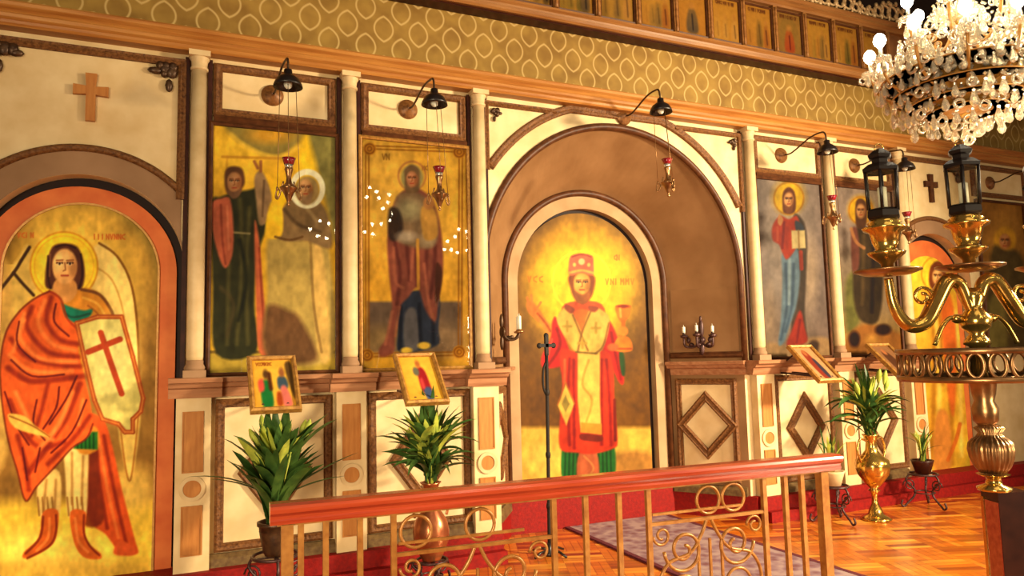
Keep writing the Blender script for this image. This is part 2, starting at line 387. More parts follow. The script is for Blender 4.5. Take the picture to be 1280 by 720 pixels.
def picture(name, parent, pts_fn, nu, nv, draw, coords, tone=(.88, .84, .72), **pr):
    """pts_fn(a,b) -> world point for a,b in 0..1 ; coords(world points) -> drawing coordinates"""
    A, B = np.meshgrid(np.linspace(0, 1, nu), np.linspace(0, 1, nv)); V = pts_fn(A.ravel(), B.ravel())
    u, v = coords(V, A.ravel(), B.ravel()); cv = Canvas(u, v, (0, 0, 0)); draw(cv)
    if u.max()-u.min() > 5:      # uneven brushwork
        k = sum(w*blotch(u, v*.6, q) for q, w in ((4, .06), (9, .08), (22, .07))); cv.c *= (1+k)[:, None]
    cv.c = np.clip((cv.c-110)*1.18+110, 0, 255)*np.array(tone)
    F = [(j*nu+i, j*nu+i+1, (j+1)*nu+i+1, (j+1)*nu+i) for j in range(nv-1) for i in range(nu-1)]
    me = bpy.data.meshes.new(name); me.from_pydata((V-W(parent)).tolist(), [], F)
    at_ = me.attributes.new('paint', 'FLOAT_COLOR', 'POINT')
    c = np.ones((len(V), 4)); c[:, :3] = pig(np.clip(cv.c, 0, 255)); at_.data.foreach_set('color', c.ravel().astype(np.float32))
    me.materials.append(painted); me.update()
    o = bpy.data.objects.new(name, me); COL.objects.link(o); o.parent = parent; o['_w'] = tuple(W(parent))
    for k, x in pr.items(): o[k] = x
    return o
def flat_rect(x0, x1, z0, z1, Y):
    return lambda a, b: np.stack([x0+(x1-x0)*a, np.full_like(a, Y), z0+(z1-z0)*b], -1)
def flat_arch(cx, r, z0, zs, Y):
    def fn(a, b):
        z = z0+(zs+r*.9995-z0)*b; h = np.where(z > zs, np.sqrt(np.maximum(r*r-(z-zs)**2, 0)), r)
        return np.stack([cx+(2*a-1)*h, np.full_like(a, Y), z], -1)
    return fn
def proj_coords(V, A, B): return sketch_coords(V)

# ================================================================== THE SETTING
FLOOR = -.2
CX1, CX2, CX3, CX4, CX5, CX6 = .057, 1.029, 2.001, 4.634, 5.606, 6.577
XL, XR = -2.6, 10.5
# left and right painted doors, central portal
DL, DR, DRAD, DSP = -.575, 7.09, .562, 1.86
NX, NR, NZ, BX, BR, BZ, BY = 3.268, 1.222, 1.905, 3.268, .835, 1.885, .65
DOORR = .69
o = MB().box(XL, XR, -7.5, 1.2, FLOOR-.05, FLOOR).build('floor', parquet); struct(o)
def notch(cx, r, zs, z0, x0, x1, zt, n=40):
    return [(x0, z0), (cx-r, z0)]+arc(cx, zs, r, PI, 0, n)+[(cx+r, z0), (x1, z0), (x1, zt), (x0, zt)]
m = MB()
m.prism(notch(DL, DRAD, DSP, -.02, XL, CX1, 3.42), 0, -.12)
m.prism(rect(CX1, CX3+.02, -.02, 3.42), 0, -.12)
m.prism(notch(NX, NR, NZ, -.02, CX3+.02, CX4-.02, 3.42), 0, -.05)
m.prism(rect(CX4-.02, CX6, -.02, 3.42), 0, -.12)
m.prism(notch(DR, DRAD, DSP, -.02, CX6, 8.3, 3.42), 0, -.12)
m.prism(rect(8.3, XR, -.02, 3.42), 0, -.12)
o = m.build('wall_back', plaster); struct(o)
# splayed portal: reveal and vault joined as one tapering surface
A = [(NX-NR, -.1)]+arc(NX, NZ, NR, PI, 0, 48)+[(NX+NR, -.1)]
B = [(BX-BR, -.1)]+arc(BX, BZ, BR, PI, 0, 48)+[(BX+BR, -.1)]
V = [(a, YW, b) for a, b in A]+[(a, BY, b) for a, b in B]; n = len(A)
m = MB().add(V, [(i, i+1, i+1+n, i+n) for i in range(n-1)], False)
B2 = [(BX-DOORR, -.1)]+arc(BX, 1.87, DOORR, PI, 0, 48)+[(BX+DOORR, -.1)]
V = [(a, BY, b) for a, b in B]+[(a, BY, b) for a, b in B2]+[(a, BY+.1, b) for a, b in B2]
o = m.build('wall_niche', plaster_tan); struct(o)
m = MB().add(V, [(i, i+1, i+1+n, i+n) for i in range(n-1)]+[(i+n, i+1+n, i+1+2*n, i+2*n) for i in range(n-1)])
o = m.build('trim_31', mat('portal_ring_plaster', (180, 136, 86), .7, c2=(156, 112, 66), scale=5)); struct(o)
o = MB().box(XL, XR, BY+.16, BY+.22, FLOOR, 3.4).build('wall_rear', shadow_gap); struct(o)
# wallpapered frieze above the cornice and dark upper wall and ceiling
o = MB().box(XL, XR, .06, .14, 3.36, 4.3).build('wall_upper', wallpaper); struct(o)
o = MB().box(XL, XR, .5, .6, 4.2, 6.2).build('wall_top', ceiling_dark); struct(o)
o = MB().box(XL, XR, -.6, .6, 6.2, 6.3).build('ceiling', ceiling_dark); struct(o)
# cornice
cor = [(0, 0), (.0, .085), (.014, .095), (.03, .10), (.042, .118), (.06, .125), (.07, .118), (.085, .13), (.10, .15), (.118, .158), (.13, .15), (.14, .06), (.14, 0)]
o = MB().mould([(XL, 3.262), (XR, 3.262)], cor).build('trim_1', cornice_wood); struct(o)
# sills (ledge) between lower panels and icons: profile from below
sl = [(-.125, 0), (-.125, .03), (-.10, .04), (-.07, .045), (-.06, .07), (-.035, .085), (-.03, .115), (-.004, .12), (0, .11), (0, 0)]
k = 2
m = MB()
for x0, x1 in ((CX1+.14, CX2-.1), (CX2+.12, CX3-.1), (CX4+.14, CX5-.14), (CX5+.14, CX6-.14)): m.mould([(x0, 1.17), (x1, 1.17)], sl)
for cx in (CX1, CX2, CX3, CX4, CX5, CX6):
    m.mould([(cx-.145, 1.17), (cx+.16, 1.17)], [(a, b+.07 if b else 0) for a, b in sl])
o = m.build('trim_2', sill_wood); struct(o)
# splayed reveal mappings
RA, RB = np.array([NX+NR, YW]), np.array([BX+BR, BY]); RL = np.linalg.norm(RB-RA); rt = (RB-RA)/RL; rn = np.array([rt[1], -rt[0]])*-1
if rn[1] > 0: rn = -rn
def rev_fn(a, b, d): q = RA+rt*a+rn*d; return (q[0], q[1], b)
def rev_l(a, b, d): x, y, z = rev_fn(a, b, d); return (2*NX-x, y, z)
for i, fn in enumerate((rev_fn, rev_l)):
    o = MB().mould([(-.02, 1.17), (RL-.0, 1.17)], [(a, max(0, b-.02)) for a, b in sl], fn=fn).build('trim_%d' % (3+i), sill_wood); struct(o)
# door and arch mouldings
roll = [(-.022, 0), (-.022, .012), (-.014, .026), (0, .032), (.014, .026), (.022, .012), (.022, 0)]
roll2 = [(-.034, 0), (-.034, .015), (-.02, .03), (-.006, .02), (.006, .02), (.02, .034), (.034, .015), (.034, 0)]
def clip_arc(cx, zs, R, x0, x1, zmin, zmax=99, n=90):
    P = [p for p in arc(cx, zs, R, PI+.35, -.35, n) if x0 <= p[0] <= x1 and p[1] >= zmin and p[1] < zmax]
    return P
j = 5
for nm, path, pr_, mt in (
    ('arch', clip_arc(DL, DSP, .725, -1.1, -.05, 1.0), roll, carved),
    ('arch', clip_arc(DR, DSP, .725, DR-.53, DR+.6, 1.0), roll, carved),
    ('arch', [(NX-NR-.01, 1.17)]+arc(NX, NZ, NR+.01, PI, 0, 60)+[(NX+NR+.01, 1.17)], [(-.03, 0), (-.03, .01), (-.012, .03), (.012, .03), (.03, .01), (.03, 0)], brown),
    ('arch', clip_arc(NX, NZ, 1.41, CX3+.085, CX4-.085, 1.0, 3.25), roll2, carved)):
    o = MB().mould(path, pr_, smooth=True).build('trim_%d' % j, mt); struct(o); j += 1
def back_fn(a, b, d): return (a, BY-d, b)
o = MB().mould([(BX-BR+.02, 0)]+arc(BX, BZ, BR-.02, PI, 0, 60)+[(BX+BR-.02, 0)], [(-.028, 0), (-.028, .02), (0, .04), (.028, .02), (.028, 0)], fn=back_fn, smooth=True).build('trim_%d' % j, brown); struct(o); j += 1
# shaded bands round the two small arched doors
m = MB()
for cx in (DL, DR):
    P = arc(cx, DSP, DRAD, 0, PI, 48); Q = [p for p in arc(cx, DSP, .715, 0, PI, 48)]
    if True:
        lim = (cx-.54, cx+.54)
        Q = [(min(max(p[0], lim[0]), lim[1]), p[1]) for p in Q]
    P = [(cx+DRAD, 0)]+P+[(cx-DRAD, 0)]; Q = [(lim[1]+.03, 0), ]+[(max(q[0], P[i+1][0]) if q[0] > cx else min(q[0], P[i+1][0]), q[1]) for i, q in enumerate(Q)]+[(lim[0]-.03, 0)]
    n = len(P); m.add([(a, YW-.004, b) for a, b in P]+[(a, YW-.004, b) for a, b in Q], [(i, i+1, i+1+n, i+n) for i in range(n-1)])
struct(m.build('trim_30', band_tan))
# red plinth: riser under the screen and a lower step
m = MB()
for x0, x1 in ((XL, CX3+.1), (CX4-.1, XR)):
    m.box(x0, x1, -.045, .3, FLOOR, 0.0); m.box(x0, x1, -.11, .0, FLOOR, -.11)
o = m.build('trim_%d' % j, red_carpet); struct(o); j += 1
m = MB()
for fn in (rev_fn, rev_l): m.prism(rect(-.06, RL, FLOOR, 0), .035, -.03, fn)
m.box(BX-BR, BX+BR, BY-.03, BY+.12, FLOOR, .14)
o = m.build('trim_%d' % j, red_carpet); struct(o); j += 1
# dark base strip between the pedestals
m = MB()
bp = [(0, 0), (0, .05), (.05, .045), (.075, .02), (.075, 0)]
for x0, x1 in ((CX1+.1, CX2-.1), (CX2+.1, CX3-.08), (CX4+.14, CX5-.13), (CX5+.14, CX6-.12)): m.mould([(x0, 0), (x1, 0)], bp)
for fn in (rev_fn, rev_l): m.mould([(.02, 0), (RL-.02, 0)], bp, fn=fn)
o = m.build('baseboard_back', mat('olive_brown_base', (120, 88, 44), .5, c2=(80, 50, 26), scale=30)); struct(o)

# ================================================================== COLUMNS AND PEDESTALS
c = thing('column', 'white column with simple capital at right edge of the winged saint door', 'column', (CX1, .03, 1.17))
m = MB().lathe([(.046, .1), (.05, .13), (.05, 1.0), (.044, 1.98)], n=24); m.build('shaft', white_paint, c)
m = MB().lathe([(.044, 1.975), (.054, 1.98), (.054, 1.99), (.046, 2.0), (.05, 2.035), (.06, 2.05), (.06, 2.06)], n=24).box(-.064, .064, -.064, .05, 2.058, 2.094); m.build('capital', white_paint, c)
m = MB().box(-.066, .066, -.066, .05, 0, .045).lathe([(.06, .045), (.062, .06), (.056, .075), (.05, .085), (.052, .1), (.046, .11)], n=24); m.build('base', band_tan, c)
for x, l in ((CX2, 'white column between the icon of two men and the mother and child icon'), (CX3, 'white column at left of the large central arch'),
             (CX4, 'white column at right of the large central arch'), (CX5, 'white column right of the icon of the robed man holding a book'), (CX6, 'white column behind the left lantern, beside the small arched door at right')):
    dup(c, (x, .03, 1.17), l)
def strips(fn=None):
    # side stiles flanking columns: brown carved mouldings on the wall
    pass
pd = thing('pedestal', 'cream pedestal with orange inlays beside the winged saint door', 'pedestal', (CX1, 0, 0))
MB().box(-.1, .1, -.0, .079, 0, 1.05).build('body', plaster, pd)
def ped_fn(a, b, d): return (a, -d, b)
MB().prism(rect(-.055, .05, .6, .955), 0, .004, ped_fn).mould(rect(-.055, .05, .6, .955), [(0, 0), (0, .010), (-.008, .010), (-.008, 0)], True, ped_fn).build('inlay_panel', inlay, pd)
MB().prism(rect(-.055, .05, .105, .385), 0, .004, ped_fn).mould(rect(-.055, .05, .105, .385), [(0, 0), (0, .010), (-.008, .010), (-.008, 0)], True, ped_fn).build('inlay_panel', inlay, pd)
MB().prism(arc(-.002, .495, .052, 0, 2*PI, 29)[:-1], 0, .006, ped_fn).build('inlay_disc', inlay, pd)
MB().mould(arc(-.002, .495, .064, 0, 2*PI, 29)[:-1], [(-.012, 0), (-.012, .012), (.012, .012), (.012, 0)], True, ped_fn).build('ring', white_paint, pd)
for x, l in ((CX2, 'cream pedestal with orange inlays between the two potted plants at left'), (CX3+.005, 'cream pedestal with orange inlays at left foot of the central arch'),
             (CX4+.02, 'cream pedestal with orange inlays at right foot of the central arch'), (CX5+.03, 'cream pedestal half hidden behind the brass urn of greenery'), (CX6+.03, 'cream pedestal beside the yellow arched door at right')):
    dup(pd, (x, 0, 0), l)

# ================================================================== PANELS
fr = [(-.028, 0), (-.028, .02), (-.012, .034), (.006, .026), (.02, .03), (.028, .01), (.028, 0)]
def lower_panel(label, x0, x1, z0, z1, fn, lozenge=(.19, .26), cz=None, base=(0, 0, 0), cxx=None):
    t = thing('wall_panel', label, 'wall panel', base, group='lower wall panels with lozenges')
    MB().prism(rect(x0, x1, z0, z1), .012, -.0, fn).build('board', plaster, t, world=True)
    MB().mould(rect(x0, x1, z0, z1), fr, True, fn).build('frame', carved, t, world=True)
    cx = cxx if cxx is not None else (x0+x1)/2; cz = cz or (z0+z1)/2; a, b = lozenge
    lz = [(cx-a, cz), (cx, cz-b), (cx+a, cz), (cx, cz+b)]
    MB().mould(lz, [(-.034, 0), (-.034, .022), (-.02, .034), (-.006, .026), (.006, .026), (.02, .034), (.034, .022), (.034, 0)], True, lambda p, q, d: fn(p, q, d+.01)).build('lozenge', carved, t, world=True)
    return t
lower_panel('cream lower panel with brown lozenge behind the leftmost leafy plant', CX1+.155, CX2-.145, .11, 1.0, wall_fn, base=(.5, YW, .11))
lower_panel('cream lower panel with brown lozenge behind the plant in the copper vase', CX2+.155, CX3-.125, .11, 1.0, wall_fn, base=(1.5, YW, .11))
lower_panel('cream lower panel with complete brown lozenge right of the central painted door', .10, RL-.09, .13, .985, rev_fn, (.235, .255), .6, base=(4.3, .35, .1))
lower_panel('cream lower panel with brown lozenge on the hidden left side of the central arch', .10, RL-.09, .13, .985, rev_l, (.235, .255), .6, base=(2.2, .35, .1))
lower_panel('cream lower panel with brown lozenge below the tilted icon right of the arch', CX4+.19, CX5-.12, .11, 1.0, wall_fn, base=(5.1, YW, .11))
lower_panel('cream lower panel behind the iron flower stand at right', CX5+.19, CX6-.13, .11, 1.0, wall_fn, base=(6.1, YW, .11))
# tall reveal panels in the portal above the ledge
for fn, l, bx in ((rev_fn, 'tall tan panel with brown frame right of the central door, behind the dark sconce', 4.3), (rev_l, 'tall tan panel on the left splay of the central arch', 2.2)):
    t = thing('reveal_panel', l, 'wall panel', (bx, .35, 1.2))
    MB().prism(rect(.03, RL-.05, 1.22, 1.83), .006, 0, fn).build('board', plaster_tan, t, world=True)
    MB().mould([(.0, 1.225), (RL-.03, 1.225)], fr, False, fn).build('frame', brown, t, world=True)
# panels over the icons
def upper_panel(label, x0, x1):
    t = thing('frieze_panel', label, 'wall panel', ((x0+x1)/2, YW, 2.9))
    MB().prism(rect(x0, x1, 2.9, 3.2), .01, 0).build('board', plaster, t, world=True)
    MB().mould(rect(x0, x1, 2.9, 3.2), fr, True).build('frame', carved, t, world=True)
    return t
upper_panel('small cream panel behind the first black lamp, above the icon of two robed men', CX1+.115, CX2-.12)
upper_panel('small cream panel behind the second black lamp, above the mother and child icon', CX2+.115, CX3-.12)
upper_panel('small cream panel above the icon of the robed man holding a book', CX4+.1, CX5-.09)
upper_panel('small cream panel above the dark robed icon behind the left lantern', CX5+.1, CX6-.09)
upper_panel('small cream panel at far right edge above the last icon', DR+.72, DR+1.6)
# carved corner sprays
def spray(mb, x, z, s, sx, sz):
    r = random.Random(int(x*100))
    for k in range(9):
        a = r.uniform(0, PI/2); d = r.uniform(.01, .075)*s; q = r.uniform(.014, .026)*s
        mb.ell((x+sx*d*math.cos(a), YW-.02, z+sz*d*math.sin(a)), (q, .02, q*1.2), 8, 5)
    mb.ell((x+sx*.085*s, YW-.02, z+sz*.03*s), (.03*s, .018, .016*s), 8, 5); mb.ell((x+sx*.03*s, YW-.02, z+sz*.09*s), (.016*s, .018, .03*s), 8, 5)
    return mb
def cross_shape(cx, cz, h, w, t, fl=.006):
    up = h*.36
    return [(cx-t/2, cz-h+up), (cx+t/2, cz-h+up), (cx+t/2, cz-t/2), (cx+w/2, cz-t/2-fl), (cx+w/2, cz+t/2+fl), (cx+t/2, cz+t/2), (cx+t/2+fl, cz+up), (cx-t/2-fl, cz+up), (cx-t/2, cz+t/2), (cx-w/2, cz+t/2+fl), (cx-w/2, cz-t/2-fl), (cx-t/2, cz-t/2)]
for cx, l, ll in ((DL, 'cream spandrel panel with carved corners over the winged saint door', 'brown wooden cross on cream wall above the winged saint door'), (DR, 'cream spandrel panel over the small arched door at right', 'brown wooden cross on cream wall between the two lanterns')):
    t = thing('spandrel_panel', l, 'wall panel', (cx, YW, 2.3))
    MB().mould([(cx-.535, 2.3), (cx-.535, 3.2), (cx+.535, 3.2), (cx+.535, 2.3)], fr).build('frame', carved, t, world=True)
    for sx in (-1, 1):
        spray(MB(), cx+sx*.50, 3.17, 1.5, -sx, -1).build('corner_carving', bronze_dark, t, world=True)
    MB().prism(cross_shape(cx+.022, 2.945, .30, .19, .052), .03, .002).build('cross', inlay if cx < 0 else brown, None)
    o = bpy.data.objects[-1] if False else [q for q in COL.objects if q.name.startswith('cross')][-1]
    tag(o, ll, 'cross')
for sx, x, l in ((1, CX3+.075, 'cream corner panel left of the crown of the central arch'), (-1, CX4-.075, 'cream corner panel right of the crown of the central arch')):
    R = 1.42
    xt = NX-sx*math.sqrt(R*R-(3.2-NZ)**2); a0 = math.atan2(3.2-NZ, xt-NX)
    z1 = NZ+math.sqrt(R*R-(x-NX)**2); a1 = math.atan2(z1-NZ, x-NX)
    t = thing('spandrel_panel', l, 'wall panel', (x, YW, 2.6))
    MB().prism([(x, 3.2)]+arc(NX, NZ, R, a1, a0, 16), .008, 0).build('board', plaster, t, world=True)
    MB().mould([(x, z1), (x, 3.2), (xt, 3.2)], [(q*.8, w) for q, w in fr]).build('frame', carved, t, world=True)
    spray(MB(), x+sx*.045, 3.15, .8, sx, -1).build('corner_carving', bronze_dark, t, world=True)
# slim carved stiles beside the columns
m = MB()
k = 0
for cx, s in ((CX1, -1), (CX1, 1), (CX2, -1), (CX2, 1), (CX3, -1), (CX3, 1), (CX4, -1), (CX4, 1), (CX5, -1), (CX5, 1), (CX6, -1), (CX6, 1)):
    x = cx+s*.068
    m.box(x-.015, x+.012, YW-.025, YW, 1.17, 3.24)
o = m.build('trim_20', dark_wood); struct(o)

# ================================================================== PAINTINGS
BRN = (92, 50, 28)
def P_warrior(c):
    c.mix(np.ones(len(c.u)), (152, 112, 52))
    c.glow(85, 340, 125, 135, (240, 190, 78), 1, 1.6)
    c.mix(np.clip((np.hypot((c.u-88)/112, (c.v-362)/112)-.9)*6, 0, 1)*(c.v < 380)*.75, (124, 108, 52)); c.mix(np.clip((50-c.u)/40, 0, 1)*(c.v < 330)*.5, (92, 62, 22))
    c.below(440, (146, 104, 48), 40, .6); c.below(560, (134, 94, 42), 20, .5)
    c.below(626, (238, 194, 70), 10, 1)
    c.glow(60, 690, 120, 40, (252, 214, 96), .8); c.glow(165, 610, 40, 40, (236, 190, 90), .9)
    c.below(700, (200, 148, 60), 8, .6)
    # wings
    c.poly([(124, 304), (146, 320), (163, 352), (171, 400), (174, 470), (172, 530), (150, 520), (140, 450), (120, 380), (100, 340)], (236, 198, 112), 2)
    c.line([(124, 304), (146, 320), (163, 352), (171, 400), (174, 470), (174, 520)], 2.2, (120, 74, 26), .9)
    c.line([(112, 330), (140, 350), (156, 400), (160, 470)], 1.5, (170, 120, 52), .6)
    c.poly([(148, 525), (174, 512), (171, 560), (164, 600), (158, 590)], (228, 188, 96), 2); c.line([(173, 518), (169, 560), (163, 600), (157, 585), (150, 530)], 1.6, (160, 100, 40), .8)
    c.poly([(36, 306), (24, 320), (10, 345), (8, 400), (30, 380), (50, 350)], (220, 178, 88), 2)
    c.poly([(-60, 360), (10, 330), (10, 560), (-30, 600), (-60, 540)], (206, 160, 80), 4)
    c.line([(37, 309), (27, 325), (17, 341), (-10, 375)], 3.2, (70, 44, 22), 1); c.line([(17, 341), (28, 354), (42, 369)], 3.2, (70, 44, 22), 1)
    c.text(22, 44, 294, 6, (196, 88, 40), 1); c.text(118, 158, 296, 6, (196, 88, 40), 2)
    # halo
    c.ell(80, 333, 42, 43, (252, 204, 52), 1.5); c.glow(80, 340, 40, 40, (255, 222, 96), .6); c.ring(80, 333, 42, 43, 1.6, (206, 138, 40), .8); c.ring(80, 333, 37, 38, 1, (220, 156, 44), .5)
    # cloak behind
    c.poly([(100, 520), (128, 524), (140, 556), (152, 610), (168, 672), (172, 692), (150, 690), (132, 668), (112, 650), (98, 590)], (206, 84, 36), 1.5)
    for p in ([(118, 540), (124, 600), (134, 660)], [(130, 545), (142, 610), (158, 680)], [(108, 560), (112, 610), (118, 650)]): c.line(p, 3, (132, 40, 18), .8, 1.5)
    c.line([(124, 550), (134, 610), (148, 672)], 2.5, (238, 128, 62), .7, 1.5)
    c.poly([(92, 530), (118, 536), (124, 600), (130, 650), (104, 655), (90, 600)], (120, 46, 20), 2, .9)
    # legs
    c.poly([(52, 590), (74, 590), (76, 630), (70, 650), (52, 648), (46, 620)], (224, 184, 104), 1.5); c.poly([(82, 556), (108, 556), (110, 600), (106, 648), (86, 646), (82, 600)], (232, 196, 116), 1.5)
    for p in ([(58, 600), (54, 640)], [(70, 600), (68, 640)], [(90, 566), (90, 630)], [(104, 570), (102, 630)]): c.line(p, 2, (158, 108, 52), .7, 1.3)
    for x0 in (47, 84):
        for k in range(4): c.line([(x0+k*6, 622), (x0+2+k*6, 644)], 1.6, (146, 98, 44), .8)
    c.poly([(54, 640), (72, 638), (72, 662), (66, 680), (46, 694), (30, 698), (30, 690), (48, 672)], (206, 96, 36), 1.2); c.poly([(88, 640), (107, 640), (106, 664), (112, 680), (126, 692), (124, 699), (104, 696), (92, 676)], (212, 100, 38), 1.2)
    for p in ([(70, 644), (70, 664), (62, 682), (34, 698)], [(105, 644), (105, 666), (112, 682), (124, 694)], [(54, 646), (50, 672), (32, 692)]): c.line(p, 2, (120, 40, 16), .8)
    c.line([(62, 648), (60, 672), (46, 688)], 2.5, (240, 140, 66), .7); c.line([(94, 648), (98, 676), (110, 690)], 2.5, (240, 140, 66), .7)
    c.poly([(150, 676), (168, 684), (166, 694), (146, 694), (142, 688)], (214, 92, 44), 1.5)
    # tunic
    c.poly([(60, 372), (100, 360), (124, 366), (140, 388), (142, 408), (112, 430), (104, 520), (122, 536), (122, 562), (94, 560), (70, 470)], (206, 132, 44), 1.5)
    c.poly([(66, 374), (84, 382), (104, 388), (116, 386), (110, 398), (96, 404), (82, 400)], (26, 112, 88), 1.5); c.line([(70, 378), (88, 396), (112, 392)], 2, (14, 62, 50), .7)
    c.line([(102, 362), (124, 368), (138, 386), (143, 400)], 3, (112, 66, 34), .9); c.line([(104, 372), (122, 380), (132, 396)], 2, (232, 172, 70), .8); c.line([(110, 382), (122, 392), (126, 404)], 1.6, (150, 84, 30), .8)
    c.poly([(94, 538), (122, 540), (122, 562), (92, 561)], (44, 104, 38), 1.3, 1, False)
    for k in range(5): c.line([(97+k*5, 542), (97+k*5, 560)], 1.2, (20, 58, 22), .8)
    # neck face hair
    c.poly([(60, 322), (66, 308), (80, 304), (96, 308), (104, 324), (106, 345), (102, 360), (92, 362), (68, 362), (57, 358), (57, 338)], (88, 48, 34), 1.5)
    c.poly([(70, 350), (92, 350), (96, 366), (84, 378), (66, 370)], (206, 142, 76), 1.2)
    c.face(81, 333, 15.5, 22, (226, 164, 96))
    for p in ([(60, 320), (60, 345), (63, 360)], [(101, 318), (103, 342), (99, 360)], [(70, 309), (82, 306), (94, 310)]): c.line(p, 1.5, (50, 24, 18), .8); 
    c.line([(63, 318), (62, 345)], 1.2, (140, 88, 56), .7)
    # orange cloak
    c.poly([(62, 364), (74, 372), (82, 396), (96, 408), (98, 440), (108, 480), (116, 530), (108, 548), (90, 560), (72, 580), (46, 608), (32, 626), (22, 590), (8, 540), (0, 470), (6, 420), (22, 392), (42, 374)], (214, 92, 38), 1.4)
    for p, w in (([(64, 372), (58, 400), (74, 424), (98, 430)], 4), ([(40, 384), (34, 410), (60, 440), (98, 446)], 4), ([(14, 424), (34, 446), (70, 456), (100, 458)], 4), ([(10, 460), (36, 476), (74, 474), (104, 470)], 5), ([(12, 500), (30, 540), (52, 560), (80, 552)], 4), ([(22, 545), (32, 580), (36, 612)], 4), ([(100, 480), (84, 520), (58, 560), (36, 590)], 5), ([(112, 520), (92, 548), (60, 580)], 4), ([(60, 480), (50, 520), (40, 545)], 3)):
        c.line(p, w, (128, 36, 16), .75, 2)
    for p, w in (([(56, 376), (48, 404), (66, 430), (94, 438)], 3), ([(30, 392), (24, 420), (50, 448), (96, 452)], 3), ([(12, 444), (40, 464), (90, 464)], 3), ([(20, 490), (44, 540), (66, 550)], 3), ([(90, 490), (74, 530), (50, 560)], 4), ([(104, 500), (98, 530)], 3), ([(30, 400), (16, 440)], 3)):
        c.line(p, w, (244, 136, 66), .75, 2)
    for p in ([(70, 380), (68, 402), (86, 420)], [(24, 402), (22, 430), (44, 452)], [(14, 450), (40, 470), (80, 468)], [(6, 490), (20, 530), (36, 556)], [(96, 470), (82, 500), (62, 530)], [(108, 500), (90, 540), (64, 566)], [(28, 560), (34, 600)], [(46, 500), (42, 530), (56, 550)], [(74, 484), (70, 510), (54, 536)], [(50, 560), (44, 590)]):
        c.line(p, 1.6, (84, 18, 8), .85, .9)
    c.line([(62, 364), (42, 374), (22, 392), (6, 420), (0, 470), (8, 540), (22, 590), (32, 626), (46, 608), (72, 580), (90, 560), (108, 548), (116, 530)], 1.6, (96, 30, 12), .7)
    c.line([(62, 364), (76, 374), (84, 398), (98, 412)], 2, (150, 50, 20), .8)
    # shield
    sh = [(96, 404), (122, 396), (152, 396), (166, 446), (179, 498), (176, 514), (166, 524), (166, 540), (156, 540), (148, 530), (128, 524), (118, 500), (106, 450)]
    c.poly(sh, (206, 188, 106), 1.2, 1, False); c.glow(140, 450, 40, 70, (222, 206, 130), .7)
    for k in range(len(sh)): c.line([sh[k], sh[(k+1) % len(sh)]], 5, (160, 74, 34), 1, .9, False)
    for k in range(len(sh)): c.line([sh[k], sh[(k+1) % len(sh)]], 1.4, (210, 130, 60), .7, .7, False)
    c.line([(126, 416), (138, 452), (152, 492)], 6.5, (168, 66, 34), 1); c.line([(110, 440), (150, 424)], 6.5, (168, 66, 34), 1)
    c.poly([(10, 518), (30, 520), (44, 532), (62, 546), (40, 542), (18, 534)], (236, 184, 84), 1.2); c.line([(12, 520), (40, 532), (62, 546)], 1.2, (130, 70, 24), .8)

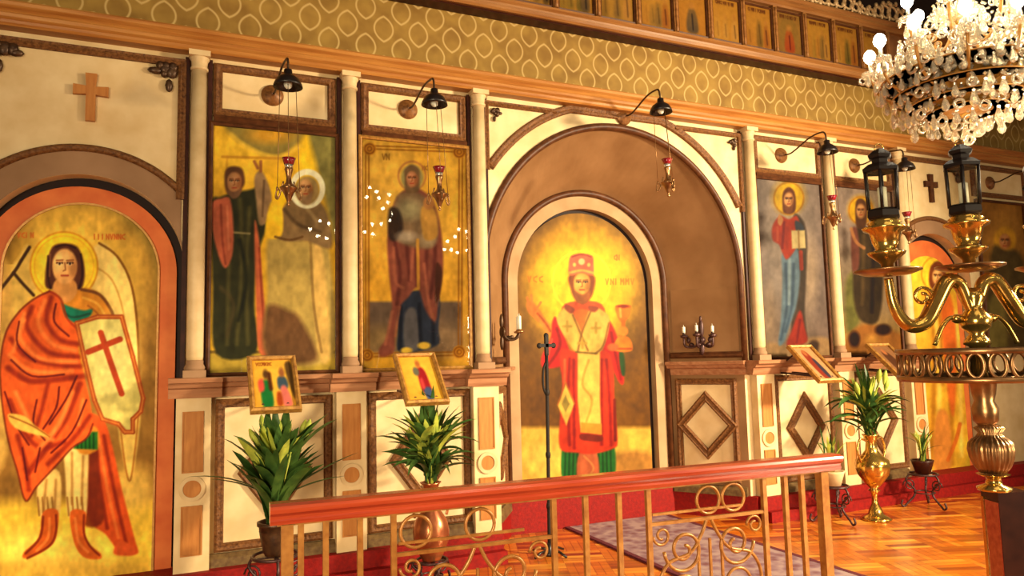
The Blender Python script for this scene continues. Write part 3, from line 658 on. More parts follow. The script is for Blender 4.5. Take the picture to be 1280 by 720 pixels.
def P_bishop(c):
    c.mix(np.ones(len(c.u)), (116, 78, 28))
    c.glow(728, 352, 96, 112, (196, 146, 56), 1, 2); c.glow(728, 356, 78, 84, (252, 194, 46), 1, 2.2)
    c.mix(np.clip((np.hypot((c.u-728)/88, (c.v-350)/92)-.85)*3, 0, 1)*(c.v < 352)*.8, (88, 60, 30))
    c.below(470, (118, 76, 24), 30, .8); c.below(534, (220, 176, 82), 3, 1); c.ell(792, 580, 34, 17, (170, 116, 60), 4, .9); c.glow(680, 575, 40, 26, (238, 196, 100), .7)
    c.below(604, (188, 136, 66), 4, .6)
    c.ring(727, 352, 36, 38, 2, (255, 226, 60), .9); c.ell(727, 352, 34, 36, (254, 204, 50), 2, .7)
    c.text(660, 682, 349, 7, (206, 112, 40), 3); c.text(757, 795, 352, 7, (206, 112, 40), 4); c.text(768, 774, 322, 6, (190, 110, 50), 5)
    # underrobe and robe
    c.poly([(704, 556), (724, 560), (724, 599), (703, 598)], (44, 106, 46), 1.4); c.poly([(744, 558), (766, 552), (768, 594), (746, 598)], (44, 106, 46), 1.4)
    for k in range(4): c.line([(707+k*5, 562), (706+k*5, 597)], 1.3, (20, 62, 26), .8); c.line([(748+k*5, 560), (749+k*5, 595)], 1.3, (20, 62, 26), .8)
    c.poly([(724, 566), (746, 566), (747, 606), (723, 606)], (186, 96, 64), 1.4); c.line([(730, 570), (742, 585), (730, 602)], 1.3, (220, 150, 90), .6)
    # sleeves
    c.poly([(694, 396), (700, 408), (712, 440), (706, 456), (680, 460), (677, 446), (688, 424), (690, 404)], (196, 40, 40), 1.4)
    c.poly([(756, 396), (768, 412), (776, 440), (780, 476), (774, 478), (762, 452), (752, 430)], (190, 42, 38), 1.4)
    c.poly([(774, 440), (780, 444), (781, 468), (776, 466)], (48, 78, 40), 1.2)
    c.line([(696, 410), (700, 432), (686, 456)], 2.5, (120, 18, 24), .7, 1.4); c.line([(764, 416), (770, 446), (776, 474)], 2.5, (120, 18, 20), .7, 1.4); c.line([(690, 424), (684, 450)], 2, (232, 92, 70), .7)
    c.poly([(702, 436), (722, 440), (756, 438), (766, 456), (768, 500), (772, 548), (768, 560), (744, 567), (720, 566), (700, 560), (700, 520), (703, 480), (700, 456)], (204, 60, 36), 1.4)
    for p in ([(712, 448), (710, 500), (712, 556)], [(758, 450), (762, 500), (764, 556)], [(717, 450), (718, 560)], [(752, 450), (752, 556)]): c.line(p, 2.4, (132, 24, 18), .75, 1.4)
    c.line([(706, 450), (705, 520)], 2, (238, 110, 66), .7, 1.2); c.line([(768, 500), (769, 550)], 3, (110, 30, 24), .8)
    # stole
    c.poly([(722, 438), (750, 438), (750, 500), (752, 543), (726, 540), (722, 500)], (214, 178, 92), 1.2, 1, False)
    c.line([(736, 450), (728, 480), (740, 500), (732, 530)], 2, (172, 128, 56), .6); c.poly([(726, 528), (752, 530), (752, 543), (726, 540)], (206, 136, 50), 1, .9, False); c.poly([(727, 542), (752, 545), (750, 552), (727, 550)], (120, 40, 30), 1.2)
    # gold lozenge on hip
    c.poly([(707, 478), (718, 504), (708, 532), (697, 506)], (222, 182, 88), 1.2, 1, False); c.poly([(707, 494), (712, 505), (707, 516), (702, 505)], (130, 110, 54), 1, .8, False); c.line([(697, 506), (707, 478), (718, 504)], 1.2, (170, 90, 40), .8, .8, False)
    # chest and pall
    c.poly([(706, 380), (752, 380), (756, 420), (740, 436), (716, 434), (704, 410)], (204, 84, 46), 1.2); c.poly([(718, 390), (738, 390), (728, 418)], (218, 108, 48), 1.2)
    c.poly([(706, 384), (716, 392), (736, 436), (734, 442), (720, 440), (708, 424), (696, 400)], (204, 166, 84), 1.2)
    c.poly([(738, 386), (756, 390), (762, 402), (756, 430), (746, 442), (724, 442), (726, 424)], (208, 170, 88), 1.2)
    c.line([(716, 394), (727, 420), (735, 438)], 1.6, (130, 84, 36), .8); c.line([(738, 390), (728, 414), (722, 440)], 1.6, (130, 84, 36), .8); c.line([(761, 404), (754, 432), (744, 442)], 1.5, (130, 84, 36), .8); c.line([(720, 440), (746, 442)], 1.5, (110, 80, 30), .8)
    for x, y in ((709, 408), (745, 410), (728, 429)):
        c.line([(x-5, y), (x+5, y)], 2.2, (172, 136, 58), .9); c.line([(x, y-6), (x, y+6)], 2.2, (172, 136, 58), .9)
    c.poly([(708, 380), (718, 386), (714, 392), (706, 386)], (140, 66, 46), 1.2); c.poly([(736, 382), (748, 384), (744, 390), (736, 388)], (140, 66, 46), 1.2)
    # head
    c.poly([(712, 344), (714, 364), (720, 376), (728, 380), (736, 376), (742, 364), (742, 344)], (146, 78, 40), 1.5)
    c.face(727.5, 355, 10.5, 14, (230, 164, 84)); c.poly([(718, 364), (728, 368), (738, 364), (735, 376), (728, 380), (721, 376)], (160, 92, 50), 1.4, .85)
    c.poly([(712, 344), (711, 330), (714, 320), (727, 317), (740, 320), (742, 330), (741, 344), (727, 341)], (206, 108, 88), 1.2); c.line([(712, 341), (727, 338), (741, 341)], 2.2, (232, 180, 90), .8); c.ell(727, 327, 4, 4, (238, 200, 150), 1); 
    for x in (718, 736): c.ell(x, 331, 2, 2.5, (236, 190, 110), .8)
    c.line([(715, 321), (727, 318), (739, 321)], 1.4, (150, 60, 50), .7)
    # raised hand
    c.poly([(658, 380), (664, 376), (672, 384), (680, 396), (688, 408), (686, 420), (678, 408), (666, 396), (660, 390)], (214, 126, 60), 1.2)
    c.line([(663, 388), (659, 372)], 2.2, (214, 128, 62), 1); c.line([(666, 386), (664, 369)], 2.2, (214, 128, 62), 1); c.line([(670, 387), (676, 378)], 2, (206, 118, 56), 1); c.line([(672, 392), (682, 404), (688, 414)], 2, (150, 64, 30), .7)
    # chalice
    c.poly([(770, 382), (788, 382), (787, 394), (781, 402), (776, 402), (771, 394)], (224, 122, 42), 1, 1); c.ell(779, 383, 8, 2.2, (150, 60, 24), .8); c.line([(779, 402), (779, 424)], 4, (214, 108, 36), 1); c.ell(779, 414, 6, 6, (232, 136, 50), 1.2)
    c.poly([(772, 422), (786, 422), (790, 438), (768, 438)], (222, 122, 40), 1, 1); c.line([(775, 386), (776, 396)], 2, (250, 180, 90), .8); c.line([(770, 436), (789, 436)], 1.6, (140, 56, 20), .7); c.ell(766, 434, 7, 5, (206, 100, 56), 1.2)

def P_two(c):
    c.mix(np.ones(len(c.u)), (208, 158, 48))
    c.glow(300, 190, 50, 60, (238, 188, 60), .9); c.glow(345, 260, 30, 60, (240, 184, 36), .9); c.glow(385, 200, 20, 70, (238, 190, 46), .9)
    c.poly([(284, 154), (292, 172), (312, 184), (330, 194), (352, 194), (374, 178), (384, 150), (340, 140)], (138, 118, 60), 4); c.glow(338, 168, 40, 16, (206, 146, 46), .8); c.line([(290, 168), (312, 186), (348, 196), (376, 182)], 3, (232, 188, 72), .6, 2)
    c.poly([(386, 158), (420, 158), (420, 300), (404, 240), (394, 200)], (128, 116, 64), 4)
    c.line([(278, 196), (350, 198)], 2.5, (176, 116, 40), .6); c.line([(284, 196), (282, 240)], 2, (186, 128, 44), .5)
    c.below(440, (168, 138, 56), 4, 1); c.line([(262, 440), (420, 440)], 3, (92, 70, 34), .8)
    # left man
    c.poly([(264, 258), (276, 246), (296, 240), (316, 236), (330, 228), (336, 240), (334, 280), (322, 320), (318, 380), (320, 440), (270, 442), (266, 360)], (52, 50, 30), 2)
    for p in ([(300, 250), (302, 330), (296, 430)], [(312, 260), (308, 340), (310, 430)], [(286, 330), (284, 430)]): c.line(p, 3, (94, 84, 46), .6, 2); 
    c.line([(300, 300), (308, 350), (298, 400)], 3, (24, 26, 16), .7, 2); c.line([(276, 360), (292, 380), (284, 420)], 3, (92, 74, 46), .5, 2)
    c.line([(284, 290), (312, 292)], 1.6, (160, 140, 96), .7)
    c.poly([(264, 256), (276, 248), (288, 250), (292, 290), (290, 320), (282, 335), (274, 322), (266, 290)], (176, 92, 64), 1.6); c.line([(276, 256), (278, 300), (282, 330)], 2, (120, 52, 38), .6); c.line([(284, 258), (286, 312)], 2, (206, 124, 88), .6)
    c.poly([(281, 216), (286, 209), (296, 208), (304, 213), (306, 228), (302, 236), (298, 244), (286, 244), (281, 232)], (96, 62, 40), 1.6); c.face(293, 228, 9, 13, (168, 116, 74))
    c.poly([(284, 238), (292, 240), (302, 236), (298, 246), (290, 248)], (110, 78, 56), 1.4)
    # central hand and sleeve
    c.poly([(318, 222), (326, 214), (334, 226), (340, 250), (334, 276), (324, 280), (320, 250)], (150, 118, 84), 1.6); c.line([(322, 210), (318, 202)], 3, (150, 92, 58), .9); c.line([(326, 214), (326, 202)], 3, (150, 92, 58), .9); c.line([(330, 226), (328, 270)], 2, (96, 70, 48), .7)
    c.poly([(318, 280), (324, 300), (330, 370), (338, 420), (342, 440), (324, 440), (320, 380)], (184, 96, 62), 1.6); c.line([(324, 310), (328, 380), (332, 430)], 2, (126, 52, 34), .6)
    # right man
    c.poly([(334, 302), (352, 296), (380, 300), (404, 306), (414, 330), (416, 446), (336, 446), (334, 360)], (166, 138, 76), 3)
    c.poly([(334, 384), (360, 388), (376, 400), (396, 450), (334, 446)], (104, 72, 46), 4); c.poly([(392, 300), (404, 320), (412, 440), (400, 446), (392, 380)], (206, 164, 92), 2.5); c.line([(388, 300), (392, 380), (402, 440)], 2.5, (120, 88, 48), .6)
    c.poly([(352, 262), (366, 248), (396, 250), (410, 270), (414, 310), (384, 302), (352, 300), (344, 282)], (128, 100, 66), 2); c.poly([(338, 254), (352, 258), (352, 294), (332, 294)], (232, 182, 48), 1.6)
    c.line([(356, 262), (372, 280), (400, 290)], 3, (80, 60, 40), .7, 1.6); c.line([(344, 296), (362, 300), (378, 296)], 2, (92, 62, 34), .8); c.line([(380, 256), (396, 276)], 3, (176, 146, 100), .6, 1.5)
    c.ring(384, 236, 19, 21, 6, (222, 210, 176), 1); c.ell(384, 238, 15, 18, (150, 122, 74), 1.5); c.face(382, 236, 8.5, 12, (170, 124, 78))
    c.poly([(374, 240), (382, 246), (390, 240), (388, 254), (378, 254)], (140, 108, 76), 1.4)

def P_mother(c):
    c.mix(np.ones(len(c.u)), (216, 162, 58)); c.glow(480, 240, 60, 120, (240, 190, 88), .7); c.glow(560, 250, 36, 110, (236, 184, 76), .8)
    c.poly([(459, 377), (577, 377), (577, 440), (459, 440)], (116, 92, 74), 2, 1, False); c.glow(474, 425, 40, 26, (160, 126, 78), .8); c.glow(560, 424, 34, 30, (152, 120, 86), .8)
    for k in range(2):
        q = k*4
        for a, b in (((457+q, 182+q), (578-q, 186+q)), ((578-q, 186+q), (577-q, 444-q)), ((577-q, 444-q), (457+q, 446-q)), ((457+q, 446-q), (457+q, 182+q))): c.line([a, b], 1.3, (150, 92, 30), .8, .8, False)
    for x, y in ((459, 444), (574, 440), (462, 186), (574, 190)): c.ell(x, y, 8, 8, (206, 140, 40), 1.5); c.ring(x, y, 6, 6, 1.4, (128, 72, 24), .7); c.ring(x, y, 2.6, 2.6, 1, (128, 72, 24), .7)
    c.text(478, 488, 196, 7, (140, 96, 40), 8); c.text(528, 536, 210, 5, (140, 96, 40), 9)
    c.ring(515, 220, 17, 18, 2, (166, 104, 70), .6); c.ell(515, 222, 14, 16, (150, 138, 88), 2)
    # blue dress
    c.poly([(498, 370), (546, 366), (548, 410), (546, 432), (500, 440), (498, 410)], (54, 58, 72), 1.6); c.poly([(506, 392), (520, 388), (524, 434), (506, 436)], (116, 104, 100), 2, .8)
    for p in ([(501, 384), (500, 436)], [(524, 380), (526, 434)], [(540, 376), (542, 428)]): c.line(p, 3, (28, 30, 42), .7, 1.5)
    # mantle
    c.poly([(498, 244), (510, 236), (524, 236), (540, 250), (550, 280), (554, 330), (548, 378), (544, 402), (532, 388), (522, 360), (510, 372), (500, 384), (494, 412), (492, 440), (476, 446), (474, 436), (484, 420), (490, 384), (486, 340), (484, 300), (490, 262)], (140, 78, 62), 1.8)
    for p in ([(500, 250), (494, 300), (500, 340), (496, 380)], [(522, 250), (520, 310), (522, 356)], [(540, 262), (544, 320), (538, 372)], [(508, 300), (512, 350)], [(534, 300), (532, 350)]): c.line(p, 3, (92, 44, 40), .7, 1.6)
    for p in ([(492, 310), (494, 350), (504, 360)], [(530, 330), (536, 380), (540, 396)], [(516, 310), (514, 350)], [(490, 390), (482, 430)]): c.line(p, 2.4, (178, 106, 78), .7, 1.4)
    c.poly([(496, 246), (520, 240), (540, 256), (548, 286), (540, 310), (506, 306), (490, 290)], (132, 110, 80), 2.5, .85); c.glow(512, 262, 22, 18, (176, 160, 118), .8); c.poly([(486, 262), (498, 262), (504, 284), (496, 300), (486, 296)], (60, 46, 40), 2, .9); c.glow(508, 296, 18, 10, (210, 186, 160), .7); c.glow(534, 300, 14, 12, (206, 178, 140), .6)
    c.line([(522, 300), (523, 360)], 3, (206, 148, 60), .9); c.line([(500, 384), (494, 420)], 2, (200, 110, 70), .5)
    # child
    c.poly([(526, 262), (538, 258), (546, 270), (546, 296), (530, 298)], (196, 146, 72), 1.8); c.ell(536, 254, 7, 8, (186, 128, 76), 1.3)
    c.poly([(506, 224), (506, 212), (515, 206), (524, 212), (525, 226), (522, 240), (508, 240)], (118, 90, 62), 1.4); c.face(515, 224, 7, 10, (178, 118, 80))
    c.poly([(545, 330), (553, 340), (549, 372), (544, 376)], (70, 40, 30), 1.4, .8)
    c.ell(508, 438, 7, 4, (226, 180, 70), 1.2); c.ell(530, 432, 8, 4.5, (226, 180, 70), 1.2)

def P_teacher(c):
    c.mix(np.ones(len(c.u)), (168, 146, 132)); c.glow(985, 260, 60, 90, (190, 164, 146), .7); c.below(400, (140, 108, 86), 40, .7); c.mix(np.clip((c.u-1000)/40, 0, 1)*.5, (132, 104, 98)); c.mix(np.clip((965-c.u)/16, 0, 1)*.5, (128, 108, 100))
    c.glow(1012, 340, 16, 60, (196, 162, 128), .6); c.glow(960, 400, 14, 60, (186, 150, 116), .6)
    c.poly([(952, 440), (962, 428), (990, 432), (1012, 422), (1036, 424), (1036, 446), (952, 446)], (182, 140, 96), 2.5); c.poly([(1014, 426), (1024, 430), (1018, 446), (1006, 444)], (70, 46, 34), 2, .8)
    c.glow(986, 246, 26, 28, (236, 182, 62), .8, 2); c.ell(986, 248, 18.5, 20, (238, 186, 48), 1.4); c.ring(986, 248, 18.5, 20, 1.3, (196, 132, 40), .8)
    # dark mantle side and blue fall
    c.poly([(992, 270), (1004, 276), (1009, 300), (1008, 340), (1006, 390), (1008, 424), (992, 428), (988, 380), (990, 320)], (86, 70, 58), 1.6)
    c.poly([(978, 316), (996, 310), (1000, 340), (996, 380), (986, 410), (980, 428), (973, 430), (976, 400), (978, 350)], (120, 138, 152), 1.6)
    for p in ([(982, 330), (984, 380), (976, 424)], [(992, 330), (990, 380), (982, 414)]): c.line(p, 2.5, (70, 86, 106), .7, 1.4)
    c.line([(987, 324), (986, 380)], 2.4, (168, 182, 188), .7, 1.3)
    c.poly([(1000, 388), (1006, 410), (1008, 428), (984, 432), (990, 412)], (178, 60, 42), 1.6); c.line([(1000, 400), (996, 428)], 2, (120, 32, 26), .6)
    c.line([(1001, 315), (1002, 336)], 4, (176, 66, 46), .9)
    # red tunic
    c.poly([(976, 270), (986, 274), (996, 270), (1000, 286), (996, 308), (984, 324), (978, 316), (974, 306), (966, 300), (965, 286), (969, 276)], (190, 68, 44), 1.4); c.line([(980, 278), (978, 310)], 2.2, (128, 34, 26), .6); c.line([(972, 284), (972, 300)], 2, (220, 106, 72), .6); c.poly([(994, 276), (1004, 282), (1004, 296), (996, 292)], (74, 76, 84), 1.2)
    c.poly([(989, 288), (1006, 288), (1007, 310), (990, 311)], (222, 192, 132), 1, 1, False); c.line([(998, 288), (999, 311)], 1.2, (160, 116, 66), .8)
    c.poly([(974, 268), (972, 278), (976, 282), (979, 274)], (214, 146, 90), 1)
    c.poly([(979, 240), (986, 234), (993, 240), (995, 256), (992, 266), (980, 266), (978, 254)], (116, 66, 40), 1.2); c.face(986, 250, 6, 9.5, (220, 156, 98)); c.poly([(981, 256), (986, 259), (991, 256), (989, 266), (983, 266)], (136, 80, 48), 1.1)
    c.c *= .66

def P_hermit(c):
    c.mix(np.ones(len(c.u)), (166, 140, 124)); c.below(330, (150, 124, 86), 30, .7); c.below(400, (186, 138, 66), 20, .8); c.glow(1105, 330, 20, 90, (190, 150, 110), .6)
    c.poly([(1058, 350), (1075, 340), (1080, 380), (1070, 410), (1058, 410)], (128, 120, 62), 3); c.poly([(1060, 420), (1080, 405), (1100, 408), (1128, 420), (1128, 446), (1060, 446)], (176, 112, 52), 3); c.ell(1068, 424, 7, 10, (60, 34, 22), 2); c.ell(1104, 412, 10, 7, (60, 36, 26), 2); c.glow(1090, 425, 12, 10, (214, 150, 70), .9)
    c.glow(1076, 262, 20, 22, (236, 180, 52), .9, 2); c.ell(1076, 263, 15, 17, (234, 178, 46), 1.4); c.ring(1076, 263, 15, 17, 1.2, (190, 124, 40), .8)
    c.poly([(1068, 290), (1076, 284), (1090, 286), (1102, 300), (1104, 350), (1098, 400), (1078, 402), (1068, 380), (1066, 330)], (78, 60, 40), 2); c.line([(1080, 294), (1078, 380)], 3, (120, 92, 56), .6, 1.6); c.line([(1092, 300), (1090, 390)], 3, (44, 30, 22), .7, 1.6); c.poly([(1064, 290), (1072, 288), (1074, 330), (1066, 340)], (132, 78, 62), 1.6); c.line([(1064, 286), (1070, 302), (1080, 310)], 3, (196, 130, 80), .9)
    c.poly([(1070, 252), (1076, 248), (1083, 254), (1084, 272), (1080, 286), (1071, 284), (1069, 268)], (104, 66, 42), 1.2); c.face(1076, 264, 5.5, 9, (206, 144, 88))
    c.c *= .72

def P_angel_right(c):
    c.mix(np.ones(len(c.u)), (216, 178, 60)); c.glow(1172, 345, 40, 50, (246, 206, 66), 1, 2); c.mix(np.clip((322-c.v)/16, 0, 1)*.8, (168, 148, 62)); c.below(560, (204, 156, 50), 20, .7)
    c.ring(1172, 342, 20, 22, 1.6, (206, 140, 40), .8); c.ell(1172, 343, 18, 20, (250, 206, 60), 1.4)
    c.poly([(1150, 372), (1160, 362), (1184, 362), (1200, 374), (1208, 430), (1210, 560), (1196, 590), (1160, 590), (1152, 500)], (226, 168, 56), 2.5)
    for p in ([(1162, 370), (1168, 440), (1164, 580)], [(1184, 370), (1188, 450), (1190, 580)], [(1174, 380), (1178, 480)]): c.line(p, 4, (168, 104, 34), .7, 2)
    for p in ([(1168, 380), (1174, 460), (1172, 570)], [(1194, 390), (1200, 480), (1202, 570)]): c.line(p, 3, (248, 206, 100), .7, 2)
    c.poly([(1176, 366), (1190, 376), (1196, 440), (1192, 520), (1182, 470)], (216, 108, 46), 2); c.poly([(1170, 520), (1186, 520), (1188, 590), (1168, 590)], (206, 130, 60), 2); c.line([(1185, 575), (1195, 550), (1200, 530)], 4, (198, 100, 40), .9)
    c.poly([(1163, 334), (1172, 326), (1181, 334), (1183, 352), (1178, 362), (1166, 362), (1161, 352)], (126, 66, 36), 1.3); c.face(1172, 346, 6.5, 10, (226, 164, 96))

def P_edge(c):
    c.mix(np.ones(len(c.u)), (140, 96, 46)); c.glow(1255, 300, 30, 50, (190, 136, 60), .8); c.ell(1256, 300, 14, 16, (206, 150, 50), 2)
    c.poly([(1238, 320), (1256, 312), (1280, 330), (1284, 460), (1236, 460)], (92, 74, 44), 3); c.face(1256, 302, 7, 10, (186, 124, 74)); c.poly([(1236, 380), (1254, 370), (1258, 450), (1238, 450)], (126, 110, 60), 3)

def framed(name, label, cat, cx, z0, draw, hw, z1, Y, nu, nv, fmat, glass=True, group=None):
    t = thing(name, label, cat, (cx, Y, z0))
    picture('picture', t, flat_rect(cx-hw, cx+hw, z0, z1, Y), nu, nv, draw, proj_coords, tone=(.94, .9, .8) if glass else (.88, .84, .72))
    MB().mould(rect(cx-hw, cx+hw, z0, z1), [(-.02, -.01), (-.02, .02), (-.008, .03), (.004, .022), (.006, -.01)], True, lambda a, b, d: (a, Y-d, b)).build('frame', fmat, t, world=True)
    if glass: MB().add([(cx-hw+.004, Y-.012, z0+.004), (cx+hw-.004, Y-.012, z0+.004), (cx+hw-.004, Y-.012, z1-.004), (cx-hw+.004, Y-.012, z1-.004)], [(0, 1, 2, 3)]).build('glass_pane', pane_glass, t, world=True)
    return t
IY = YW-.012
framed('framed_icon', 'tall glazed icon of two bearded robed men, left of the second white column', 'icon', (CX1+CX2)/2-.003, 1.19, P_two, .398, 2.81, IY, 150, 300, brown)
framed('framed_icon', 'tall glazed gold icon of a veiled mother holding a child', 'icon', (CX2+CX3)/2-.003, 1.19, P_mother, .398, 2.82, IY, 140, 300, gold_frame)
framed('framed_icon', 'tall grey icon of a haloed man in red and blue robes holding a book', 'icon', (CX4+CX5)/2, 1.19, P_teacher, .402, 2.82, IY, 120, 280, brown, False)
framed('framed_icon', 'tall icon of a haloed man in dark robes, partly behind the left lantern', 'icon', (CX5+CX6)/2, 1.19, P_hermit, .402, 2.82, IY, 100, 240, brown, False)
framed('framed_icon', 'brown icon at the far right edge behind the candelabrum', 'icon', DR+1.14, 1.19, P_edge, .40, 2.82, IY, 60, 120, brown, False)
m = MB()
for a, b in ((CX1, CX2), (CX2, CX3), (CX4, CX5), (CX5, CX6)): m.mould([(a+.09, 2.855), (b-.09, 2.855)], [(-.026, 0), (-.026, .02), (0, .04), (.02, .03), (.026, 0)])
struct(m.build('trim_21', brown))
# painted doors
t = thing('painted_door', 'orange bordered arched door painted with a winged saint holding a shield', 'door', (DL, .18, 0))
MB().prism([(DL-.54, 0)]+arc(DL-.01, DSP-.025, .53, PI, 0, 40)+[(DL+.52, 0)], -.09, -.115).build('border', orange_border, t, world=True)
MB().prism([(DL-DRAD, 0)]+arc(DL, DSP, DRAD, PI, 0, 40)+[(DL+DRAD, 0)], -.114, -.119).build('gap_shade', shadow_gap, t, world=True)  # black sheet behind the border, paints the shadow gap round it
picture('painted_panel', t, flat_arch(DL, .412, 0.0, DSP-.02, YW+.082), 200, 420, P_warrior, proj_coords, tone=(.97, .92, .8))
MB().mould([(DL+.416, 0)]+arc(DL, DSP-.02, .416, 0, PI, 40)+[(DL-.416, 0)], [(-.006, -.09), (-.006, -.074), (.006, -.074), (.006, -.09)]).build('inner_bead', gilt, t, world=True)
t = thing('painted_door', 'central arched door painted with a crowned robed saint holding a chalice', 'door', (BX, BY+.07, .14))
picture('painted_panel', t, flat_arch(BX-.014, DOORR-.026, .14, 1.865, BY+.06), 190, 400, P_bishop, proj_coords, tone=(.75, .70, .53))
MB().prism([(BX-DOORR, .13)]+arc(BX, 1.87, DOORR, PI, 0, 40)+[(BX+DOORR, .13)], -.075, -.11, lambda a, b, d: (a, BY-d, b)).build('gap_shade_leaf', shadow_gap, t, world=True)  # leaf in shade black, leaves a painted shadow line round the picture
t = thing('painted_door', 'yellow arched door with orange top behind the brass candelabrum', 'door', (DR, .18, 0))
MB().prism([(DR-.54, 0)]+arc(DR-.01, DSP-.025, .53, PI, 0, 40)+[(DR+.52, 0)], -.09, -.115).build('border', orange_border, t, world=True)
MB().prism([(DR-DRAD, 0)]+arc(DR, DSP, DRAD, PI, 0, 40)+[(DR+DRAD, 0)], -.114, -.119).build('gap_shade', shadow_gap, t, world=True)  # same black sheet as painted shadow for the right door
picture('painted_panel', t, flat_arch(DR, .43, 0.0, DSP-.09, YW+.082), 90, 200, P_angel_right, proj_coords)

# small tilted icons leaning out from the ledge
def small_scene(kind):
    def d(c):
        c.mix(np.ones(len(c.u)), (214, 156, 60)); c.glow(.5, .4, .6, .6, (232, 178, 70), .8)
        S = .03
        if kind == 0:
            c.poly([(.18, .5), (.3, .42), (.42, .5), (.45, .95), (.2, .95)], (40, 110, 56), S); c.poly([(.12, .45), (.24, .4), (.26, .62), (.14, .66)], (206, 84, 70), S); c.ell(.32, .3, .07, .1, (96, 66, 40), S); c.line([(.4, .3), (.42, .6)], .07, (86, 50, 30), 1, S)
            c.poly([(.6, .4), (.74, .34), (.84, .44), (.84, .6), (.62, .62)], (70, 84, 96), S); c.poly([(.66, .6), (.8, .58), (.92, .94), (.7, .96)], (206, 110, 100), S); c.ell(.72, .27, .07, .1, (150, 92, 56), S); c.poly([(.56, .7), (.66, .7), (.68, .94), (.55, .94)], (160, 70, 34), S); c.poly([(.82, .1), (1, .1), (1, .8), (.9, .6)], (96, 70, 40), S)
            c.text(.1, .5, .08, .06, (130, 60, 30), 3, lw=.014)
        elif kind == 1:
            c.poly([(.46, .3), (.58, .24), (.68, .34), (.72, .62), (.7, .8), (.46, .8), (.44, .5)], (150, 40, 44), S); c.poly([(.5, .74), (.7, .72), (.72, .97), (.54, .97)], (74, 84, 116), S); c.ell(.42, .34, .09, .1, (104, 100, 84), S); c.ell(.52, .17, .07, .09, (176, 104, 56), S); c.poly([(.46, .55), (.54, .5), (.56, .7), (.48, .74)], (196, 72, 70), S)
        elif kind == 2:
            c.mix(np.ones(len(c.u)), (206, 164, 112)); c.poly([(.3, .2), (.6, .15), (.66, .9), (.34, .92)], (150, 66, 46), S); c.poly([(.55, .4), (.7, .4), (.74, .9), (.56, .9)], (70, 66, 80), S); c.ell(.46, .16, .09, .1, (186, 120, 72), S)
        else:
            c.mix(np.ones(len(c.u)), (160, 120, 80)); c.poly([(.3, .25), (.65, .25), (.7, .95), (.3, .95)], (98, 66, 44), S); c.ell(.48, .2, .1, .1, (190, 126, 78), S)
    return d
def leaning_icon(label, cx, w, h, kind, ty=-.15, tz=1.265, by=-.42, bz=.985):
    t = thing('small_icon', label, 'icon', (cx, (ty+by)/2, bz))
    U = np.array([0, ty-by, tz-bz]); L = np.linalg.norm(U); U /= L; N = np.array([0, -U[2], U[1]])
    def fn(a, b, d): p = np.array([cx+a, by, bz])+U*b+N*d; return tuple(p)
    picture('picture', t, lambda a, b: np.array([cx, by, bz])+np.outer((a-.5)*w, (1, 0, 0))+np.outer(b*L, U), 44, 56, small_scene(kind), lambda V, A, B: (A, 1-B), tone=(.88, .84, .72) if kind < 2 else (.72, .62, .52))
    MB().mould(rect(-w/2, w/2, 0, L), [(-.028, -.018), (-.028, .016), (-.014, .024), (0, .014), (.002, -.018)], True, fn).build('frame', gold_frame, t, world=True)
    MB().prism(rect(-w/2, w/2, 0, L), -.004, -.018, fn).build('backboard', dark_wood, t, world=True)
    m = MB()
    for s in (-1, 1):
        x = cx+s*w*.3; m.tube([(x, by+.02, bz+.02), (x, -.0, bz+.05), (x, .03, bz+.05)], .008); m.tube([(x, ty-.02, tz-.03), (x, -.05, 1.16)], .008)
    m.build('bracket', iron, t, world=True)
leaning_icon('small gold framed icon of two figures, leaning out over the leftmost plant', .497, .235, .39, 0)
leaning_icon('small gold framed icon of one red figure, leaning out above the copper vase', 1.425, .235, .39, 1)
leaning_icon('small framed icon leaning out below the robed man with book', 4.93, .22, .39, 2, by=-.44, bz=1.0)
leaning_icon('small framed icon leaning out over the brass urn of greenery', 5.9, .24, .39, 3, by=-.44, bz=1.0)

# ================================================================== GALLERY WITH THE ROW OF SMALL ICONS
GY = -.08
gz = lambda z: 3.882+(z-3.76)*1.048
def gal_fn(a, b, d): return (a, GY-d, b)
gallery_wood = mat('gallery_gilt_wood', (160, 102, 46), .4, c2=(120, 66, 24), scale=9, stretch=(.25, 4, 4))
g = thing('gallery_parapet', 'gilded gallery parapet running above the wallpaper with carved cresting', 'parapet', (4, GY, 3.7))
MB().mould([(XL, gz(3.76)), (XR, gz(3.76))], [(0, -.02), (-.012, .03), (0, .045), (.02, .05), (.03, .035), (.045, .04), (.06, .06), (.075, .06), (.085, .02), (.085, -.02)], fn=gal_fn).build('lower_moulding', gallery_wood, g, world=True)
MB().mould([(XL, gz(4.27)), (XR, gz(4.27))], [(0, -.02), (0, .03), (.02, .035), (.04, .06), (.06, .055), (.08, .075), (.095, .07), (.1, -.02)], fn=gal_fn).build('upper_moulding', gallery_wood, g, world=True)
MB().box(XL, XR, GY+.01, GY+.05, gz(3.76), gz(4.37)).build('backing_board', mat('gallery_brown', (150, 92, 46), .5, c2=(104, 58, 26), scale=8), g, world=True)
MB().box(XL, XR, GY+.02, .05, gz(3.75), gz(3.775)).build('soffit', dark_wood, g, world=True)
gx = [2.503, 2.873, 3.246, 3.614, 3.968, 4.322, 4.684, 5.035, 5.39, 5.745, 6.1, 6.455]; gx = [q*1.048 for q in [2.503-.368, 2.503]+gx[1:]]
for x in gx: MB().box(x-.022, x+.022, GY-.03, GY+.02, gz(3.83), gz(4.28)).lathe([(.018, gz(3.85)), (.012, gz(3.9)), (.012, gz(4.2)), (.018, gz(4.25))], (x, GY-.03, 0), 10).build('divider', gallery_wood, g, world=True)
m = MB(); r = random.Random(4)
x = 4.4
